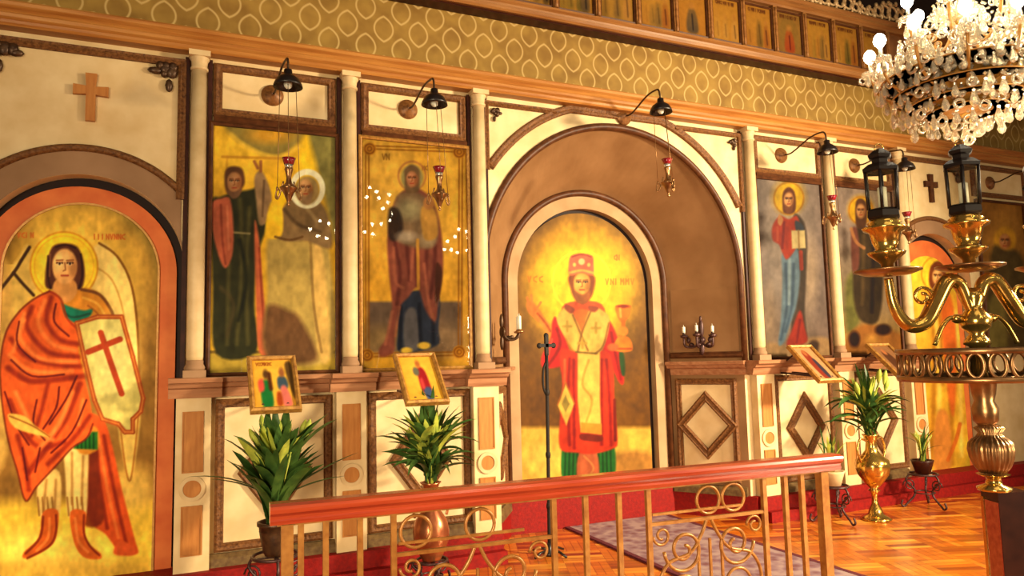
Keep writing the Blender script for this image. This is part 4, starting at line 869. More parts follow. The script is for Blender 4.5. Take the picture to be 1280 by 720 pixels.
while x < 6.7:
    h = .11+.05*math.sin(x*9)
    m.tube(circ3((x, GY-.02, gz(4.40)+h*.5), h*.42, (1, 0, 0), (0, 0, 1), 14), .013, 6, True); m.ell((x+.05, GY-.02, gz(4.39)+h*.35), (.03, .02, .035), 7, 5); m.tube([(x-.06, GY-.02, gz(4.37)), (x-.02, GY-.02, gz(4.40)+h), (x+.05, GY-.02, gz(4.37)+h*1.3)], .012, 6); m.ell((x-.02, GY-.02, gz(4.41)+h), (.022, .02, .026), 7, 5); m.ell((x+.06, GY-.02, gz(4.38)+h*1.3), (.02, .018, .03), 7, 5)
    x += .105
m.build('cresting', mat('pale_gilt_cresting', (226, 180, 116), .4, .2, c2=(176, 118, 58), scale=30), g, world=True)
GL = ['red and brown scene', 'warm brown group', 'dark green scene with pale oval', 'deep red and gold group', 'gold icon of a single blue figure', 'gold icon of pale standing figures', 'orange icon of small figures', 'dark, red figure in oval', 'brown icon of crowded dark figures', 'plain brown icon next to the chandelier', 'dim brown icon behind the chandelier']
def gal_scene(k):
    r = random.Random(30+k)
    def d(c):
        bg = [(150, 92, 40), (150, 96, 48), (96, 72, 40), (120, 62, 34), (204, 142, 56), (198, 136, 50), (176, 106, 44), (104, 70, 38), (128, 82, 40), (150, 92, 44), (130, 80, 40)][k]
        c.mix(np.ones(len(c.u)), bg); c.glow(.5, .4, .6, .7, lerp(bg, (236, 176, 80), .35), .8); S = .04
        pal = [(120, 44, 30), (60, 50, 34), (170, 96, 44), (206, 160, 96), (70, 66, 70), (40, 60, 36)]
        if k in (2, 7): c.ell(.5, .52, .4, .44, lerp(bg, (60, 70, 50), .6), S); c.ring(.5, .52, .38, .42, .06, (190, 160, 100), .7)
        nf = [4, 4, 3, 4, 1, 3, 3, 1, 5, 3, 3][k]
        for q in range(nf):
            x = .5 if nf == 1 else .18+.64*q/(nf-1)+r.uniform(-.05, .05); y = r.uniform(.25, .42); w = r.uniform(.09, .13) if nf > 1 else .2; cl = r.choice(pal)
            if k in (4,): cl = (66, 66, 84)
            if k == 5: cl = (222, 178, 108)
            if k == 7: cl = (176, 50, 32)
            c.poly([(x-w*.6, y+.1), (x+w*.6, y+.1), (x+w, .92), (x-w, .92)], cl, S); c.ell(x, y, w*.5, .07, (206, 148, 90), S); c.ring(x, y, w*.75, .1, .03, (226, 180, 80), .7); c.line([(x, y+.2), (x+.02, .88)], .03, lerp(cl, (20, 10, 6), .5), .7, .02)
        c.text(.15, .85, .1, .07, (110, 60, 26), k, lw=.016); c.c *= .74
    return d
for k in range(11):
    x0, x1 = gx[k]+.035, gx[k+1]-.035
    t = thing('gallery_icon', 'small gallery icon, '+GL[k]+', %s from left along the gallery' % ['first', 'second', 'third', 'fourth', 'fifth', 'sixth', 'seventh', 'eighth', 'ninth', 'tenth', 'eleventh'][k], 'icon', ((x0+x1)/2, GY, 3.86), group='small icons along the gallery')
    picture('picture', t, flat_rect(x0, x1, gz(3.865), gz(4.24), GY-.004), 40, 48, gal_scene(k), lambda V, A, B: (A, 1-B), tone=(.84, .7, .5))
    MB().mould(rect(x0, x1, gz(3.865), gz(4.24)), [(-.012, -.01), (-.012, .014), (0, .02), (.006, .012), (.006, -.01)], True, gal_fn).build('frame', brown, t, world=True)

# ================================================================== GOOSENECK LAMPS
lamp_label = ['first black picture lamp from the left, over the icon of two robed men', 'second black picture lamp from the left, over the mother and child icon', 'black picture lamp at the crown of the central arch',
              'black picture lamp over the icon of the man holding a book', 'black picture lamp partly behind the left lantern', 'lamp rosette over the far right icon, its neck behind the right lantern']
shade_px = [(360, 103), (543, 126), (826, 136), (1034, 187), (1131, 208), (1290, 232)]
ros = [(.514, 3.055), (1.46, 3.072), (3.33, 3.235), (5.055, 3.064), (6.007, 3.05), (8.095, 3.037)]
shade_pos = []; rosette_m = mat('rosette_bronze', (156, 96, 40), .4, .3, c2=(90, 48, 18), scale=40)
for k in range(6):
    sp = at(*shade_px[k], Y=-.47); rx, rz = ros[k]; shade_pos.append(sp)
    y0 = YW-.012 if k != 2 else YW-.01
    t = thing('picture_lamp', lamp_label[k], 'lamp', (rx, y0, rz))
    T = Matrix.Rotation(PI/2, 4, 'X')
    MB().lathe([(.0, .055), (.018, .05), (.03, .03), (.05, .026), (.056, .018), (.068, .014), (.074, 0), (.074, -.004)][::-1], n=24, T=T).build('rosette', rosette_m, t)
    top = sp[2]+.17
    P = catmull([(rx, y0-.03, rz), (rx+(sp[0]-rx)*.15, y0-.13, rz-.01), (rx+(sp[0]-rx)*.5, -.27, rz+.02+(top-rz)*.55), (rx+(sp[0]-rx)*.85, -.39, top), (sp[0], -.455, top-.02), (sp[0], -.47, sp[2]+.05)], 8)
    MB().tube(P, .0075, 8).build('gooseneck', bronze_dark, t, world=True)
    MB().lathe([(.012, .085), (.024, .08), (.027, .05), (.04, .042), (.068, .02), (.084, -.012), (.088, -.03), (.083, -.028), (.075, -.01), (.05, .015), (.02, .03)], o=tuple(sp-W(t)), n=28).build('shade', black_metal, t)
    MB().ell(tuple(sp-W(t)+np.array([0, 0, -.012])), (.026, .026, .03)).build('bulb', wax, t)
# ================================================================== HANGING VOTIVE LAMPS
vp = [(361, 208), (549, 218), (834, 207), (1040, 252), (1134, 272)]
vl = ['hanging votive lamp with ruby cup before the icon of two robed men', 'hanging votive lamp with ruby cup before the gilded mother and child icon', 'hanging votive lamp under the crown of the central arch', 'hanging votive lamp in front of the fifth white column', 'hanging votive lamp half hidden by the left lantern']
for k in range(5):
    p = at(*vp[k], Y=-.5); s = shade_pos[k]; t = thing('votive_lamp', vl[k], 'lamp', tuple(p))
    h = s[2]-.03-p[2]
    for q in range(3):
        a = q*2.1+.4; m = MB(); e = np.array([.075*math.cos(a), .075*math.sin(a), -.13])
        m.tube([(s[0]-p[0]+.055*math.cos(a), s[1]-p[1]+.055*math.sin(a), h), tuple(e)], .0022, 5)
        m.tube(catmull([e+(0, 0, .01), e*1.15+(0, 0, -.03), e*.9+(0, 0, -.07), e*.45+(0, 0, -.03)], 5), .005, 6); m.ell(tuple(e), (.009, .009, .014), 8, 5)
        m.tube(circ3(tuple(e*.95+np.array([0, 0, -.035])), .026, tuple(e/np.linalg.norm(e)*np.array([1, 1, 0])), (0, 0, 1), 14), .004, 6, True)
        m.build('chain', brass_old, t)
    MB().lathe([(.027, .01), (.034, .03), (.042, .05), (.039, .05), (.03, .028), (.025, .012), (.027, .01)], n=18).build('ruby_rim', ruby, t)
    MB().lathe([(.0, -.245), (.012, -.235), (.004, -.225), (.012, -.21), (.02, -.19), (.032, -.16), (.05, -.14), (.054, -.13), (.034, -.12), (.018, -.10), (.014, -.07), (.018, -.045), (.026, -.02), (.024, -.01), (.016, -.02)], n=18).build('bowl', brass_old, t)
    MB().lathe([(.0, -.02), (.018, -.018), (.024, -.005), (.027, .012)], n=14).build('clear_cup', crystal, t)
# ================================================================== WALL SCONCES
def candle(mb, c, h): mb.lathe([(.014, 0), (.014, h), (.004, h+.004)], c, 10); mb.tube([(c[0], c[1], c[2]+h), (c[0], c[1], c[2]+h+.02)], .002, 5)
t = thing('wall_sconce', 'bronze wall sconce with two white candles on the left jamb of the central arch', 'sconce', (2.20, .14, 1.40))
MB().lathe([(.0, .02), (.03, .02), (.045, 0)], o=(0, 0, .04), T=Matrix.Rotation(PI/2, 4, 'Y'), n=16).ell((0, 0, .12), (.015, .02, .06)).ell((0, 0, -.04), (.015, .02, .06)).build('backplate', bronze_dark, t)
m = MB()
for dy, L in ((-.045, .13), (.045, .16)):
    m.tube(catmull([(.01, 0, .03), (.05, dy*.6, -.02), (L*.8, dy, -.01), (L, dy, .03)], 6), .009, 7); m.ell((.07, dy*.7, .0), (.02, .012, .016), 8, 5)
m.build('arm', bronze_dark, t)
for dy, L in ((-.045, .13), (.045, .16)):
    MB().lathe([(.0, .028), (.03, .032), (.036, .045), (.02, .045), (.016, .06), (.0, .06)], (L, dy, 0), 14).build('drip_pan', brass_old, t)
    m = MB(); candle(m, (L, dy, .055), .105); m.build('candle', wax, t)
sc0 = rev_fn(.36, 1.36, .02)
t = thing('wall_sconce', 'dark iron wall sconce with three candles right of the central door', 'sconce', tuple(sc0), rz=math.atan2(rn[1], rn[0]))
MB().lathe([(.0, .02), (.02, .02), (.035, 0)], T=Matrix.Rotation(PI/2, 4, 'Y'), n=14).ell((.005, 0, .1), (.016, .025, .09)).ell((.005, 0, -.07), (.016, .025, .07)).ell((.01, 0, .19), (.01, .012, .03)).build('backplate', iron, t)
m = MB(); cup = [(.10, -.13, .02), (.14, 0, .03), (.10, .13, .02)]
for x, y, z in cup:
    m.tube(catmull([(.01, 0, -.02), (x*.5, y*.5, -.06), (x*.95, y*.95, -.05), (x, y, z)], 7), .011, 7); m.ell((x*.6, y*.6, -.04), (.025, .025, .02), 8, 5); m.ell((x*.8, y*.75, -.0), (.012, .02, .03), 7, 5)
m.build('arm', iron, t)
for x, y, z in cup:
    MB().lathe([(.0, 0), (.03, .005), (.038, .025), (.03, .025), (.014, .03), (.014, .05), (0, .05)], (x, y, z), 12).build('candle_cup', iron, t)
    m = MB(); candle(m, (x, y, z+.04), .06); m.build('candle', wax, t)

# ================================================================== PLANTS, VASES AND STANDS
def blade(mb, base, az, L, w, lean, droop, tw=0):
    n = 7; P = []; p = np.array(base, float); th = lean
    d = np.array([math.cos(az), math.sin(az), 0]); side = np.array([-math.sin(az), math.cos(az), 0])
    V = []
    for i in range(n+1):
        t = i/n; ww = w*(math.sin(PI*min(1, .18+.82*t*.98))**.8) if i < n else .001
        fold = np.array([0, 0, 1])*ww*.25
        c, s_ = math.cos(tw*t), math.sin(tw*t)
        nn = np.array([-math.sin(th)*0+0, 0, 0])+(-math.cos(th)*d+0*side)*0
        sd_ = side*c+(d*math.cos(th)*-s_+np.array([0, 0, s_*math.sin(th)]))
        V += [p-sd_*ww/2+fold, p, p+sd_*ww/2+fold]
        p = p+(d*math.sin(th)+np.array([0, 0, math.cos(th)]))*L/n; th += droop/n
    F = []
    for i in range(n): F += [(3*i, 3*i+1, 3*i+4, 3*i+3), (3*i+1, 3*i+2, 3*i+5, 3*i+4)]
    mb.add(V, F, True)
def lily_plant(name, label, base, H, spread, nl, seed, wd=.045, buds=True, long_arms=()):
    r = random.Random(seed); t = thing(name, label, 'plant', base)
    m = MB()
    for k in range(nl):
        az = r.uniform(0, 2*PI); ln = r.uniform(.1, spread)
        z = r.uniform(0, H*.45)
        blade(m, (r.gauss(0, .02), r.gauss(0, .02), z), az, H*r.uniform(.5, .8), wd*r.uniform(.6, 1.1), ln*.5, ln*.9, r.uniform(-.8, .8))
    for az, L, le, dr in long_arms: blade(m, (0, 0, H*.25), az, L, .03, le, dr)
    m.build('foliage', leaf_dark, t)
    m = MB()
    for k in range(nl//2):
        az = r.uniform(0, 2*PI); ln = r.uniform(.05, spread*.8); blade(m, (r.gauss(0, .02), r.gauss(0, .02), H*.3), az, H*r.uniform(.45, .68), wd*r.uniform(.8, 1.2), ln*.5, ln*.6, r.uniform(-.8, .8))
    m.build('pale_leaves', leaf_pale, t, label='yellow green young leaves')
    m = MB()
    for k in range(9): 
        a = r.uniform(0, 2*PI); q = r.uniform(.02, .16)
        m.tube([(0, 0, -.10), (q*.3*math.cos(a), q*.3*math.sin(a), H*.3), (q*math.cos(a), q*math.sin(a), H*.7)], .005, 5)
    m.build('stems', leaf_pale, t)
    if buds:
        for k in range(7):
            a = r.uniform(0, 2*PI); q = r.uniform(.05, .2); z = H*r.uniform(.62, .95); T = Matrix.Rotation(a, 4, 'Z') @ Matrix.Rotation(r.uniform(.1, .6), 4, 'Y')
            m = MB().lathe([(.004, -.06), (.012, -.04), (.022, 0), (.02, .03), (.008, .06), (.0, .07)], (q*math.cos(a), q*math.sin(a), z), 8, T=T); m.build('bud', leaf_pale, t)
    return t
def iron_stand(name, label, x, y, H, R=.13):
    t = thing(name, label, 'plant stand', (x, y, FLOOR))
    MB().tube(circ3((0, 0, H*.45), R*.7, (1, 0, 0), (0, 1, 0), 24), .006, 6, True).build('lower_ring', iron, t)
    MB().tube(circ3((0, 0, H), R, (1, 0, 0), (0, 1, 0), 24), .009, 7, True).box(-R*.95, R*.95, -.012, .012, H-.012, H-.004).box(-.012, .012, -R*.95, R*.95, H-.013, H-.005).build('top_ring', iron, t)
    for k in range(3):
        a = k*2*PI/3+.5; d = np.array([math.cos(a), math.sin(a), 0]); z = np.array([0, 0, 1.])
        P = catmull([d*R+z*H, d*R*1.25+z*H*.8, d*R*.7+z*H*.55, d*R*.75+z*H*.35, d*R*1.3+z*H*.12, d*R*1.5+z*.012, d*R*1.7+z*.03, d*R*1.6+z*.07], 6)
        S = [d*(R*1.05+.055*(1-q/22)*math.cos(q*.6))+z*(H*.68+.055*(1-q/22)*math.sin(q*.6)) for q in range(20)]
        MB().tube(P, .009, 7).tube(S, .006, 6).build('leg', iron, t)
    return t
# leftmost plant
iron_stand('flower_stand', 'curly wrought iron flower stand under the leftmost plant', .50, -.42, .34)
t = thing('flower_pot', 'dark flower pot holding the leftmost plant', 'pot', (.50, -.42, FLOOR+.345))
MB().lathe([(.0, 0), (.06, 0), (.07, .02), (.09, .12), (.095, .165), (.105, .17), (.105, .19), (.09, .19), (.08, .15), (0, .14)], n=24).build('body', bronze_dark, t)
MB().lathe([(.095, .14), (.05, .155), (0, .16)], n=16).build('soil', dark_wood, t)
lily_plant('lily_plant', 'leftmost large leafy plant with yellow buds, before the first lozenge panel', (.50, -.42, FLOOR+.49), .64, .9, 105, 3, .085, True, ((PI, .50, .9, .7), (.1, .55, 1.0, .3), (PI-.3, .40, 1.0, .5), (-.15, .42, 1.1, .45)))
# second plant in copper vase
iron_stand('flower_stand', 'low iron flower stand beneath the copper vase', 1.46, -.36, .17, .10)
t = thing('copper_vase', 'tall copper vase with narrow neck holding the second plant', 'vase', (1.46, -.36, FLOOR+.175))
MB().lathe([(.0, 0), (.06, 0), (.066, .012), (.085, .05), (.112, .12), (.118, .18), (.10, .25), (.06, .31), (.04, .35), (.04, .42), (.056, .47), (.07, .485), (.06, .485), (.034, .44), (0, .43)], n=28).build('body', copper, t)
for s in (-1, 1): MB().tube(catmull([(s*.045, 0, .42), (s*.10, 0, .44), (s*.125, 0, .36), (s*.105, 0, .27)], 7), .009, 7).build('handle', copper, t)
lily_plant('leafy_plant', 'green arching plant in the copper vase, in front of the second lozenge panel', (1.46, -.36, FLOOR+.655), .52, 1.7, 90, 11, .055, False)
# brass urn on the floor at right
t = thing('brass_urn', 'tall footed brass urn standing on the parquet at right', 'urn', (5.38, -.43, FLOOR))
MB().lathe([(.0, 0), (.12, 0), (.125, .012), (.10, .03), (.06, .05), (.05, .09), (.028, .13), (.022, .19), (.03, .23), (.05, .245), (.03, .26), (.075, .31), (.125, .38), (.142, .45), (.13, .50), (.08, .54), (.05, .58), (.042, .65), (.06, .70), (.07, .715), (.055, .715), (.03, .66), (0, .65)], n=32).build('body', brass, t)
for s in (-1, 1): MB().tube(catmull([(s*.05, 0, .66), (s*.13, 0, .68), (s*.165, 0, .58), (s*.13, 0, .49)], 7), .01, 7).build('handle', brass, t)
lily_plant('leafy_plant', 'green and yellow greenery with lilies rising from the brass urn at right', (5.38, -.43, FLOOR+.70), .55, 1.9, 80, 21, .05, True)
# iron flower stands behind it
for x, y, l, k in ((5.02, -.33, 'white and iron flower stand behind the right end of the railing', 0), (6.15, -.32, 'iron flower stand between the brass urn and the arched door at right', 1)):
    iron_stand('flower_stand', l, x, y, .30, .12)
    t = thing('flower_pot', ['small pale pot on the flower stand by the railing end', 'small dark pot on the flower stand near the arched door at right'][k], 'pot', (x, y, FLOOR+.305))
    MB().lathe([(0, 0), (.06, 0), (.09, .10), (.098, .12), (.085, .12), (.06, .05), (0, .05)], n=20).build('body', [plaster, dark_wood][k], t)
    lily_plant('small_plant', ['thin sprig plant in the pale pot by the railing end', 'thin pale flowering plant in the dark pot near the arched door'][k], (x, y, FLOOR+.40), .36, 1.2, 14, 40+k, .022, False)
# tall processional stand at the left of the central door
ps = (2.46, -.05); dark_iron = mat('blackened_iron', (40, 30, 22), .6)
t = thing('processional_cross', 'tall dark staff with a small black cross on top, standing left of the central door', 'cross', (ps[0], ps[1], FLOOR))
hp = at(683, 432, Y=ps[1]); dx = hp[0]-ps[0]; Ht = hp[2]-FLOOR
sx = lambda z: dx*(z/Ht)
m = MB().tube([(sx(z), 0, z) for z in np.linspace(.05, Ht-.06, 12)], .014, 8)
for z in (.35, .72, 1.18): m.ell((sx(z), 0, z), (.02, .02, .035), 10, 7)
m.tube(catmull([(sx(1.15), 0, 1.15), (sx(1.2)-.03, 0, 1.22), (sx(1.3)-.03, 0, 1.34), (sx(1.42), 0, 1.42)], 6), .009, 7)
m.build('pole', dark_iron, t)
m = MB().box(dx-.06, dx+.06, -.012, .012, Ht-.012, Ht+.014).box(dx-.013, dx+.013, -.012, .012, Ht-.075, Ht+.075)
for a, b in ((-.06, 0), (.06, 0), (0, .075)): m.ell((dx+a, 0, Ht+b), (.022, .014, .022), 8, 6)
m.build('cross_head', dark_iron, t)
m = MB().lathe([(0, .0), (.05, .0), (.045, .02), (.02, .05), (.014, .09), (0, .09)], n=16)
m.build('foot', black_metal, t)
for k in range(4):
    a = k*PI/2+.4; d = np.array([math.cos(a), math.sin(a), 0])
    MB().tube([d*.03+(0, 0, .04), d*.1+(0, 0, .035), d*.16+(0, 0, .01)], .009, 6).build('leg', black_metal, t)

# ================================================================== RUG
t = thing('rug', 'purple patterned runner rug on the parquet before the central door', 'rug', (3.46, -.7, FLOOR))
MB().box(-.48, .50, -1.5, 1.31, 0, .012).build('pile', rug_wool, t)
m = MB()
for a in (-.495, .495): m.box(a-.02, a+.02, -1.52, 1.31, 0, .014)
m.box(-.5, .51, -1.54, -1.5, 0, .014); m.build('border', mat('rug_border_plum', (112, 44, 42), .95, c2=(80, 30, 34), scale=40), t, label='dark plum border')

# ================================================================== ALTAR RAILING
p0 = np.array([.358, -1.755]); p1 = np.array([3.262, -1.95]); RLn = np.linalg.norm(p1-p0); ra = math.atan2(p1[1]-p0[1], p1[0]-p0[0])
rail = thing('altar_railing', 'brass altar railing with red varnished handrail in front of the central door', 'railing', (p0[0], p0[1], FLOOR), rz=ra)
ZT = .68-FLOOR
def rail_fn(a, b, d): return (d, a, b)
hp_ = [(-.055, ZT-.008), (-.06, ZT-.02), (-.055, ZT-.036), (-.038, ZT-.05), (-.034, ZT-.06), (-.04, ZT-.068), (-.034, ZT-.085), (.034, ZT-.085), (.04, ZT-.068), (.034, ZT-.06), (.038, ZT-.05), (.055, ZT-.036), (.06, ZT-.02), (.055, ZT-.008), (.03, ZT), (-.03, ZT)]
MB().prism(hp_, -.03, RLn+.02, rail_fn).build('handrail', red_wood, rail)
MB().box(0, RLn, -.014, .014, ZT-.095, ZT-.083).build('top_bar', rail_brass, rail)
def rail_x(px, py=690):  # distance along the railing met by the sight line through a picture point
    d = _F+_R2*(px-640)/FPX-_U2*(py-360)/FPX; e = np.array([math.cos(ra), math.sin(ra)])
    Mx = np.array([[d[0], -e[0]], [d[1], -e[1]]]); s = np.linalg.solve(Mx, p0-CAM[:2]); return s[1], CAM[2]+s[0]*d[2]-FLOOR
for px in (359, 1031): 
    x = rail_x(px, 660)[0]; MB().box(x-.024, x+.024, -.024, .024, 0, ZT-.09).box(x-.036, x+.036, -.036, .036, 0, .06).build('post', rail_brass, rail)
bx_ = [rail_x(q, 680)[0] for q in (407, 450, 492, 693, 733, 775, 812, 958, 985, 1006)]
bx_.insert(0, rail_x(376, 680)[0])
for x in bx_: MB().box(x-.012, x+.012, -.012, .012, 0.05, ZT-.09).build('baluster', rail_brass, rail)
MB().box(0, RLn, -.013, .013, .05, .075).build('bottom_bar', rail_brass, rail)
def spiral(cx, cz, r0, r1, a0, a1, n=26): return [(cx+(r0+(r1-r0)*t)*math.cos(a0+(a1-a0)*t), 0, cz+(r0+(r1-r0)*t)*math.sin(a0+(a1-a0)*t)) for t in np.linspace(0, 1, n)]
for xa, xb in ((bx_[3], bx_[4]), (bx_[7], bx_[8])):
    w = xb-xa; cx = (xa+xb)/2; zm = ZT-.265
    MB().box(xa, xb, -.009, .009, zm-.008, zm+.008).build('mid_bar', rail_brass, rail)
    MB().box(xa+.02, xb-.2*w, -.007, .007, zm+.04, zm+.052).build('mid_bar', rail_brass, rail)
    for q in ((-.37, .02) if xa < 1.2 else (0, .22)):
        MB().tube(circ3((cx+q*w, 0, zm+.09), .068, (1, 0, 0), (0, 0, 1), 26), .008, 7, True).build('ring', rail_brass, rail)
    for s in (-1, 1):
        m = MB()
        m.tube(catmull([(cx+s*.01, 0, zm), (cx+s*.05, 0, zm-.08), (cx+s*.17*w, 0, zm-.16), (cx+s*.36*w, 0, zm-.20), (cx+s*.44*w, 0, zm-.32), (cx+s*.36*w, 0, zm-.44), (cx+s*.18*w, 0, zm-.5), (cx, 0, zm-.51)], 7), .009, 7)
        m.tube(spiral(cx+s*.22*w, zm-.14, .115, .02, PI/2-s*PI/2, PI/2-s*PI/2-s*3.4*PI, 44), .009, 7)
        m.tube(spiral(cx+s*.22*w, zm-.34, .10, .02, -PI/2, -PI/2+s*3.2*PI, 40), .008, 7)
        m.tube(spiral(cx+s*.40*w, zm-.06, .05, .015, PI, PI-s*2.6*PI, 26), .007, 6)
        m.build('scroll', rail_brass, rail)
    for q in (-.1, 0, .1): MB().box(cx+q*w-.006, cx+q*w+.006, -.006, .006, .07, zm-.1).build('slim_bar', rail_brass, rail)

# ================================================================== BRASS CANDELABRUM WITH LANTERNS
cpos = at(1222, 435, Y=-3.0); CBX, CBY = cpos[0], cpos[1]
t = thing('wooden_plinth', 'dark polished wooden pedestal under the brass candelabrum', 'pedestal', (CBX+.065, CBY-.02, FLOOR), rz=-YAW)
MB().box(-.06, .06, -.05, .05, .06, .84).build('body', dark_wood, t)
MB().box(-.075, .075, -.065, .065, 0, .06).build('foot_moulding', dark_wood, t)
MB().box(-.064, .064, -.054, .054, .84, .872).build('top_moulding', dark_wood, t)
MB().box(-.0645, -.06, -.046, .034, .08, .83).build('side_panel', red_wood, t)
MB().box(-.068, -.056, .036, .054, .5, .84).build('brass_edge', brass, t)
cb = thing('candelabrum', 'tall polished brass candelabrum with pierced ring, curved arms and lanterns at right', 'candelabrum', (CBX, CBY, FLOOR+.872), rz=-YAW)
Z0 = FLOOR+.872
zz = lambda z: z-Z0
MB().lathe([(.0, 0), (.06, 0), (.062, .012), (.03, .025), (.026, .05), (.05, .06), (.06, .065)], n=28, o=(.02, 0, 0)).build('foot', brass, cb)
MB().lathe([(.045, zz(.742)), (.062, zz(.765)), (.076, zz(.80)), (.081, zz(.835)), (.077, zz(.86)), (.062, zz(.878)), (.05, zz(.885)), (.04, zz(.90)), (.055, zz(.92)), (.03, zz(.935))], o=(.02, 0, 0), n=120, lobes=24, amp=.035).build('urn', brass_old, cb)
MB().lathe([(.03, zz(1.12)), (.03, zz(1.25)), (.05, zz(1.26)), (.045, zz(1.28)), (.026, zz(1.30)), (.055, zz(1.33)), (.062, zz(1.365)), (.035, zz(1.40)), (.024, zz(1.42)), (.04, zz(1.45)), (.03, zz(1.49))], n=28).build('column', brass, cb)
MB().lathe([(.028, zz(.93)), (.046, zz(.95)), (.05, zz(1.0)), (.036, zz(1.03)), (.044, zz(1.06)), (.05, zz(1.10)), (.06, zz(1.115)), (.03, zz(1.12))], o=(.008, 0, 0), n=28).build('lower_column', brass_old, cb)
# pierced ring
RR = .292
ring_o = MB()
for za, zb in ((1.112, 1.135), (1.222, 1.245)): ring_o.lathe([(RR-.006, zz(za)), (RR+.008, zz(za)), (RR+.012, zz((za+zb)/2)), (RR+.008, zz(zb)), (RR-.006, zz(zb)), (RR-.006, zz(za))], n=72)
rg = ring_o.build('ring', brass_old, cb)
for k in range(26):
    a = k*2*PI/26; ax = (-math.sin(a), math.cos(a), 0)
    pth = [np.array((RR*math.cos(a), RR*math.sin(a), zz(1.179)))+.027*math.cos(q)*np.array(ax)+.046*math.sin(q)*np.array((0, 0, 1)) for q in np.linspace(0, 2*PI, 20, endpoint=False)]
    MB().tube(pth, .0075, 6, True).build('oval', brass_old, rg)
m = MB()
for k in range(6):
    a = k*PI/3+.3; m.tube([(.03*math.cos(a), .03*math.sin(a), zz(1.118)), (RR*math.cos(a), RR*math.sin(a), zz(1.118))], .008, 6)
m.build('spokes', brass_old, cb)
def lantern_parts(x, zb):
    z = zz(zb)
    MB().lathe([(.0, z-.245), (.024, z-.243), (.09, z-.236), (.128, z-.222), (.128, z-.215), (.06, z-.212), (.0, z-.212)], (x, 0, 0), 32).build('dish', brass_old, cb)
    MB().lathe([(.0, z-.214), (.022, z-.214), (.025, z-.19), (.05, z-.168), (.07, z-.152), (.074, z-.142), (.05, z-.137), (.04, z-.13), (.052, z-.10), (.06, z-.06), (.084, z-.048), (.088, z-.038), (.06, z-.032), (.068, z-.02), (.05, z-.008), (.05, z)], (x, 0, 0), 28).build('lantern_stem', brass, cb)
    ln = MB().lathe([(.0, z-.005), (.06, z-.005), (.068, z+.005), (.066, z+.03), (.052, z+.04), (0, z+.04)], (x, 0, 0), 6, smooth=False).build('lantern', black_metal, cb)
    MB().lathe([(.058, z+.192), (.075, z+.197), (.076, z+.21), (.05, z+.23), (.034, z+.235), (.034, z+.25), (.045, z+.256), (.05, z+.268), (.03, z+.285), (.018, z+.295), (0, z+.298)], (x, 0, 0), 6, smooth=False).build('lantern_roof', black_metal, ln)
    for k in range(6):
        a = k*PI/3; MB().tube([(x+.062*math.cos(a), .062*math.sin(a), z+.035), (x+.066*math.cos(a), .066*math.sin(a), z+.195)], .0065, 6).build('lantern_post', black_metal, ln)
    MB().lathe([(.057, z+.04), (.06, z+.192)], (x, 0, 0), 6, smooth=False).build('lantern_pane', lantern_glass, ln)
    MB().lathe([(.018, z+.04), (.018, z+.13), (.006, z+.135)], (x, 0, 0), 12).build('candle', wax, ln)
    MB().tube(circ3((x+.0, 0, z+.30), .018, (1, 0, 0), (0, 0, 1), 14), .003, 5, True).build('finial_ring', brass, ln)
LX = -.005; AX = -.345
lantern_parts(LX, 1.80); lantern_parts(AX, 1.79); lantern_parts(2*LX-AX, 1.79)
for s in (-1, 1):
    q = lambda u: LX+s*u*(LX-AX)*-1 if s > 0 else LX-u*(LX-AX)*1
    q = lambda u, s=s: LX+s*u*(LX-AX)
    P = catmull([(q(.03), 0, zz(1.39)), (q(.07), 0, zz(1.44)), (q(.15), 0, zz(1.51)), (q(.29), 0, zz(1.52)), (q(.44), 0, zz(1.44)), (q(.60), 0, zz(1.355)), (q(.80), 0, zz(1.345)), (q(.95), 0, zz(1.42)), (q(1.0), 0, zz(1.54))], 8)
    MB().tube(P, [.017+.015*math.sin(PI*i/(len(P)-1)) for i in range(len(P))], 12).build('arm', brass, cb)
    S = [(q(.60)+(.042-.0012*k)*math.cos(k*.32), 0, zz(1.46)+(.042-.0012*k)*math.sin(k*.32)) for k in range(26)]
    MB().tube(S, .008, 7).build('scroll', brass, cb)
    MB().tube(catmull([(q(.12), 0, zz(1.36)), (q(.28), 0, zz(1.37)), (q(.40), 0, zz(1.33)), (q(.50), 0, zz(1.26))], 6), .009, 7).ell((q(.2), 0, zz(1.365)), (.026, .02, .02)).build('scroll', brass, cb)

# ================================================================== CRYSTAL CHANDELIER
ch = thing('chandelier', 'large crystal chandelier with lit candle bulbs hanging at upper right', 'chandelier', (3.64, -2.6, 2.59))
ch.scale = (.74, .74, .74)
MB().lathe([(.0, -.24), (.03, -.23), (.06, -.2), (.05, -.16), (.09, -.13), (.10, -.1), (.06, -.06), (.03, 0), (.03, .1), (.055, .15), (.05, .2), (.025, .24), (.025, .45), (.05, .5), (.02, .56), (.012, 2.0)], n=24).build('stem', brass, ch)
MB().lathe([(.03, .06), (.14, .09), (.19, .13), (.2, .15), (.185, .145), (.12, .105), (.03, .08)], n=24).lathe([(.03, .46), (.10, .48), (.15, .52), (.14, .52), (.03, .49)], n=24).build('glass_bowl', crystal, ch)
drop_mb = MB().lathe([(.0, 0), (.008, -.008), (.006, -.016), (.012, -.034), (.0185, -.058), (.014, -.078), (.0, -.09)], n=7, smooth=False)
ring_mb = MB().tube(circ3((0, 0, -.026), .022, (1, 0, 0), (0, 0, 1), 10), .0075, 6, True).lathe([(.0, .0), (.006, -.003), (0, -.008)], n=6)
drop0 = drop_mb.build('crystal_drop', crystal, None); ring0 = ring_mb.build('crystal_ring', crystal, None)
first = {'d': True, 'r': True}
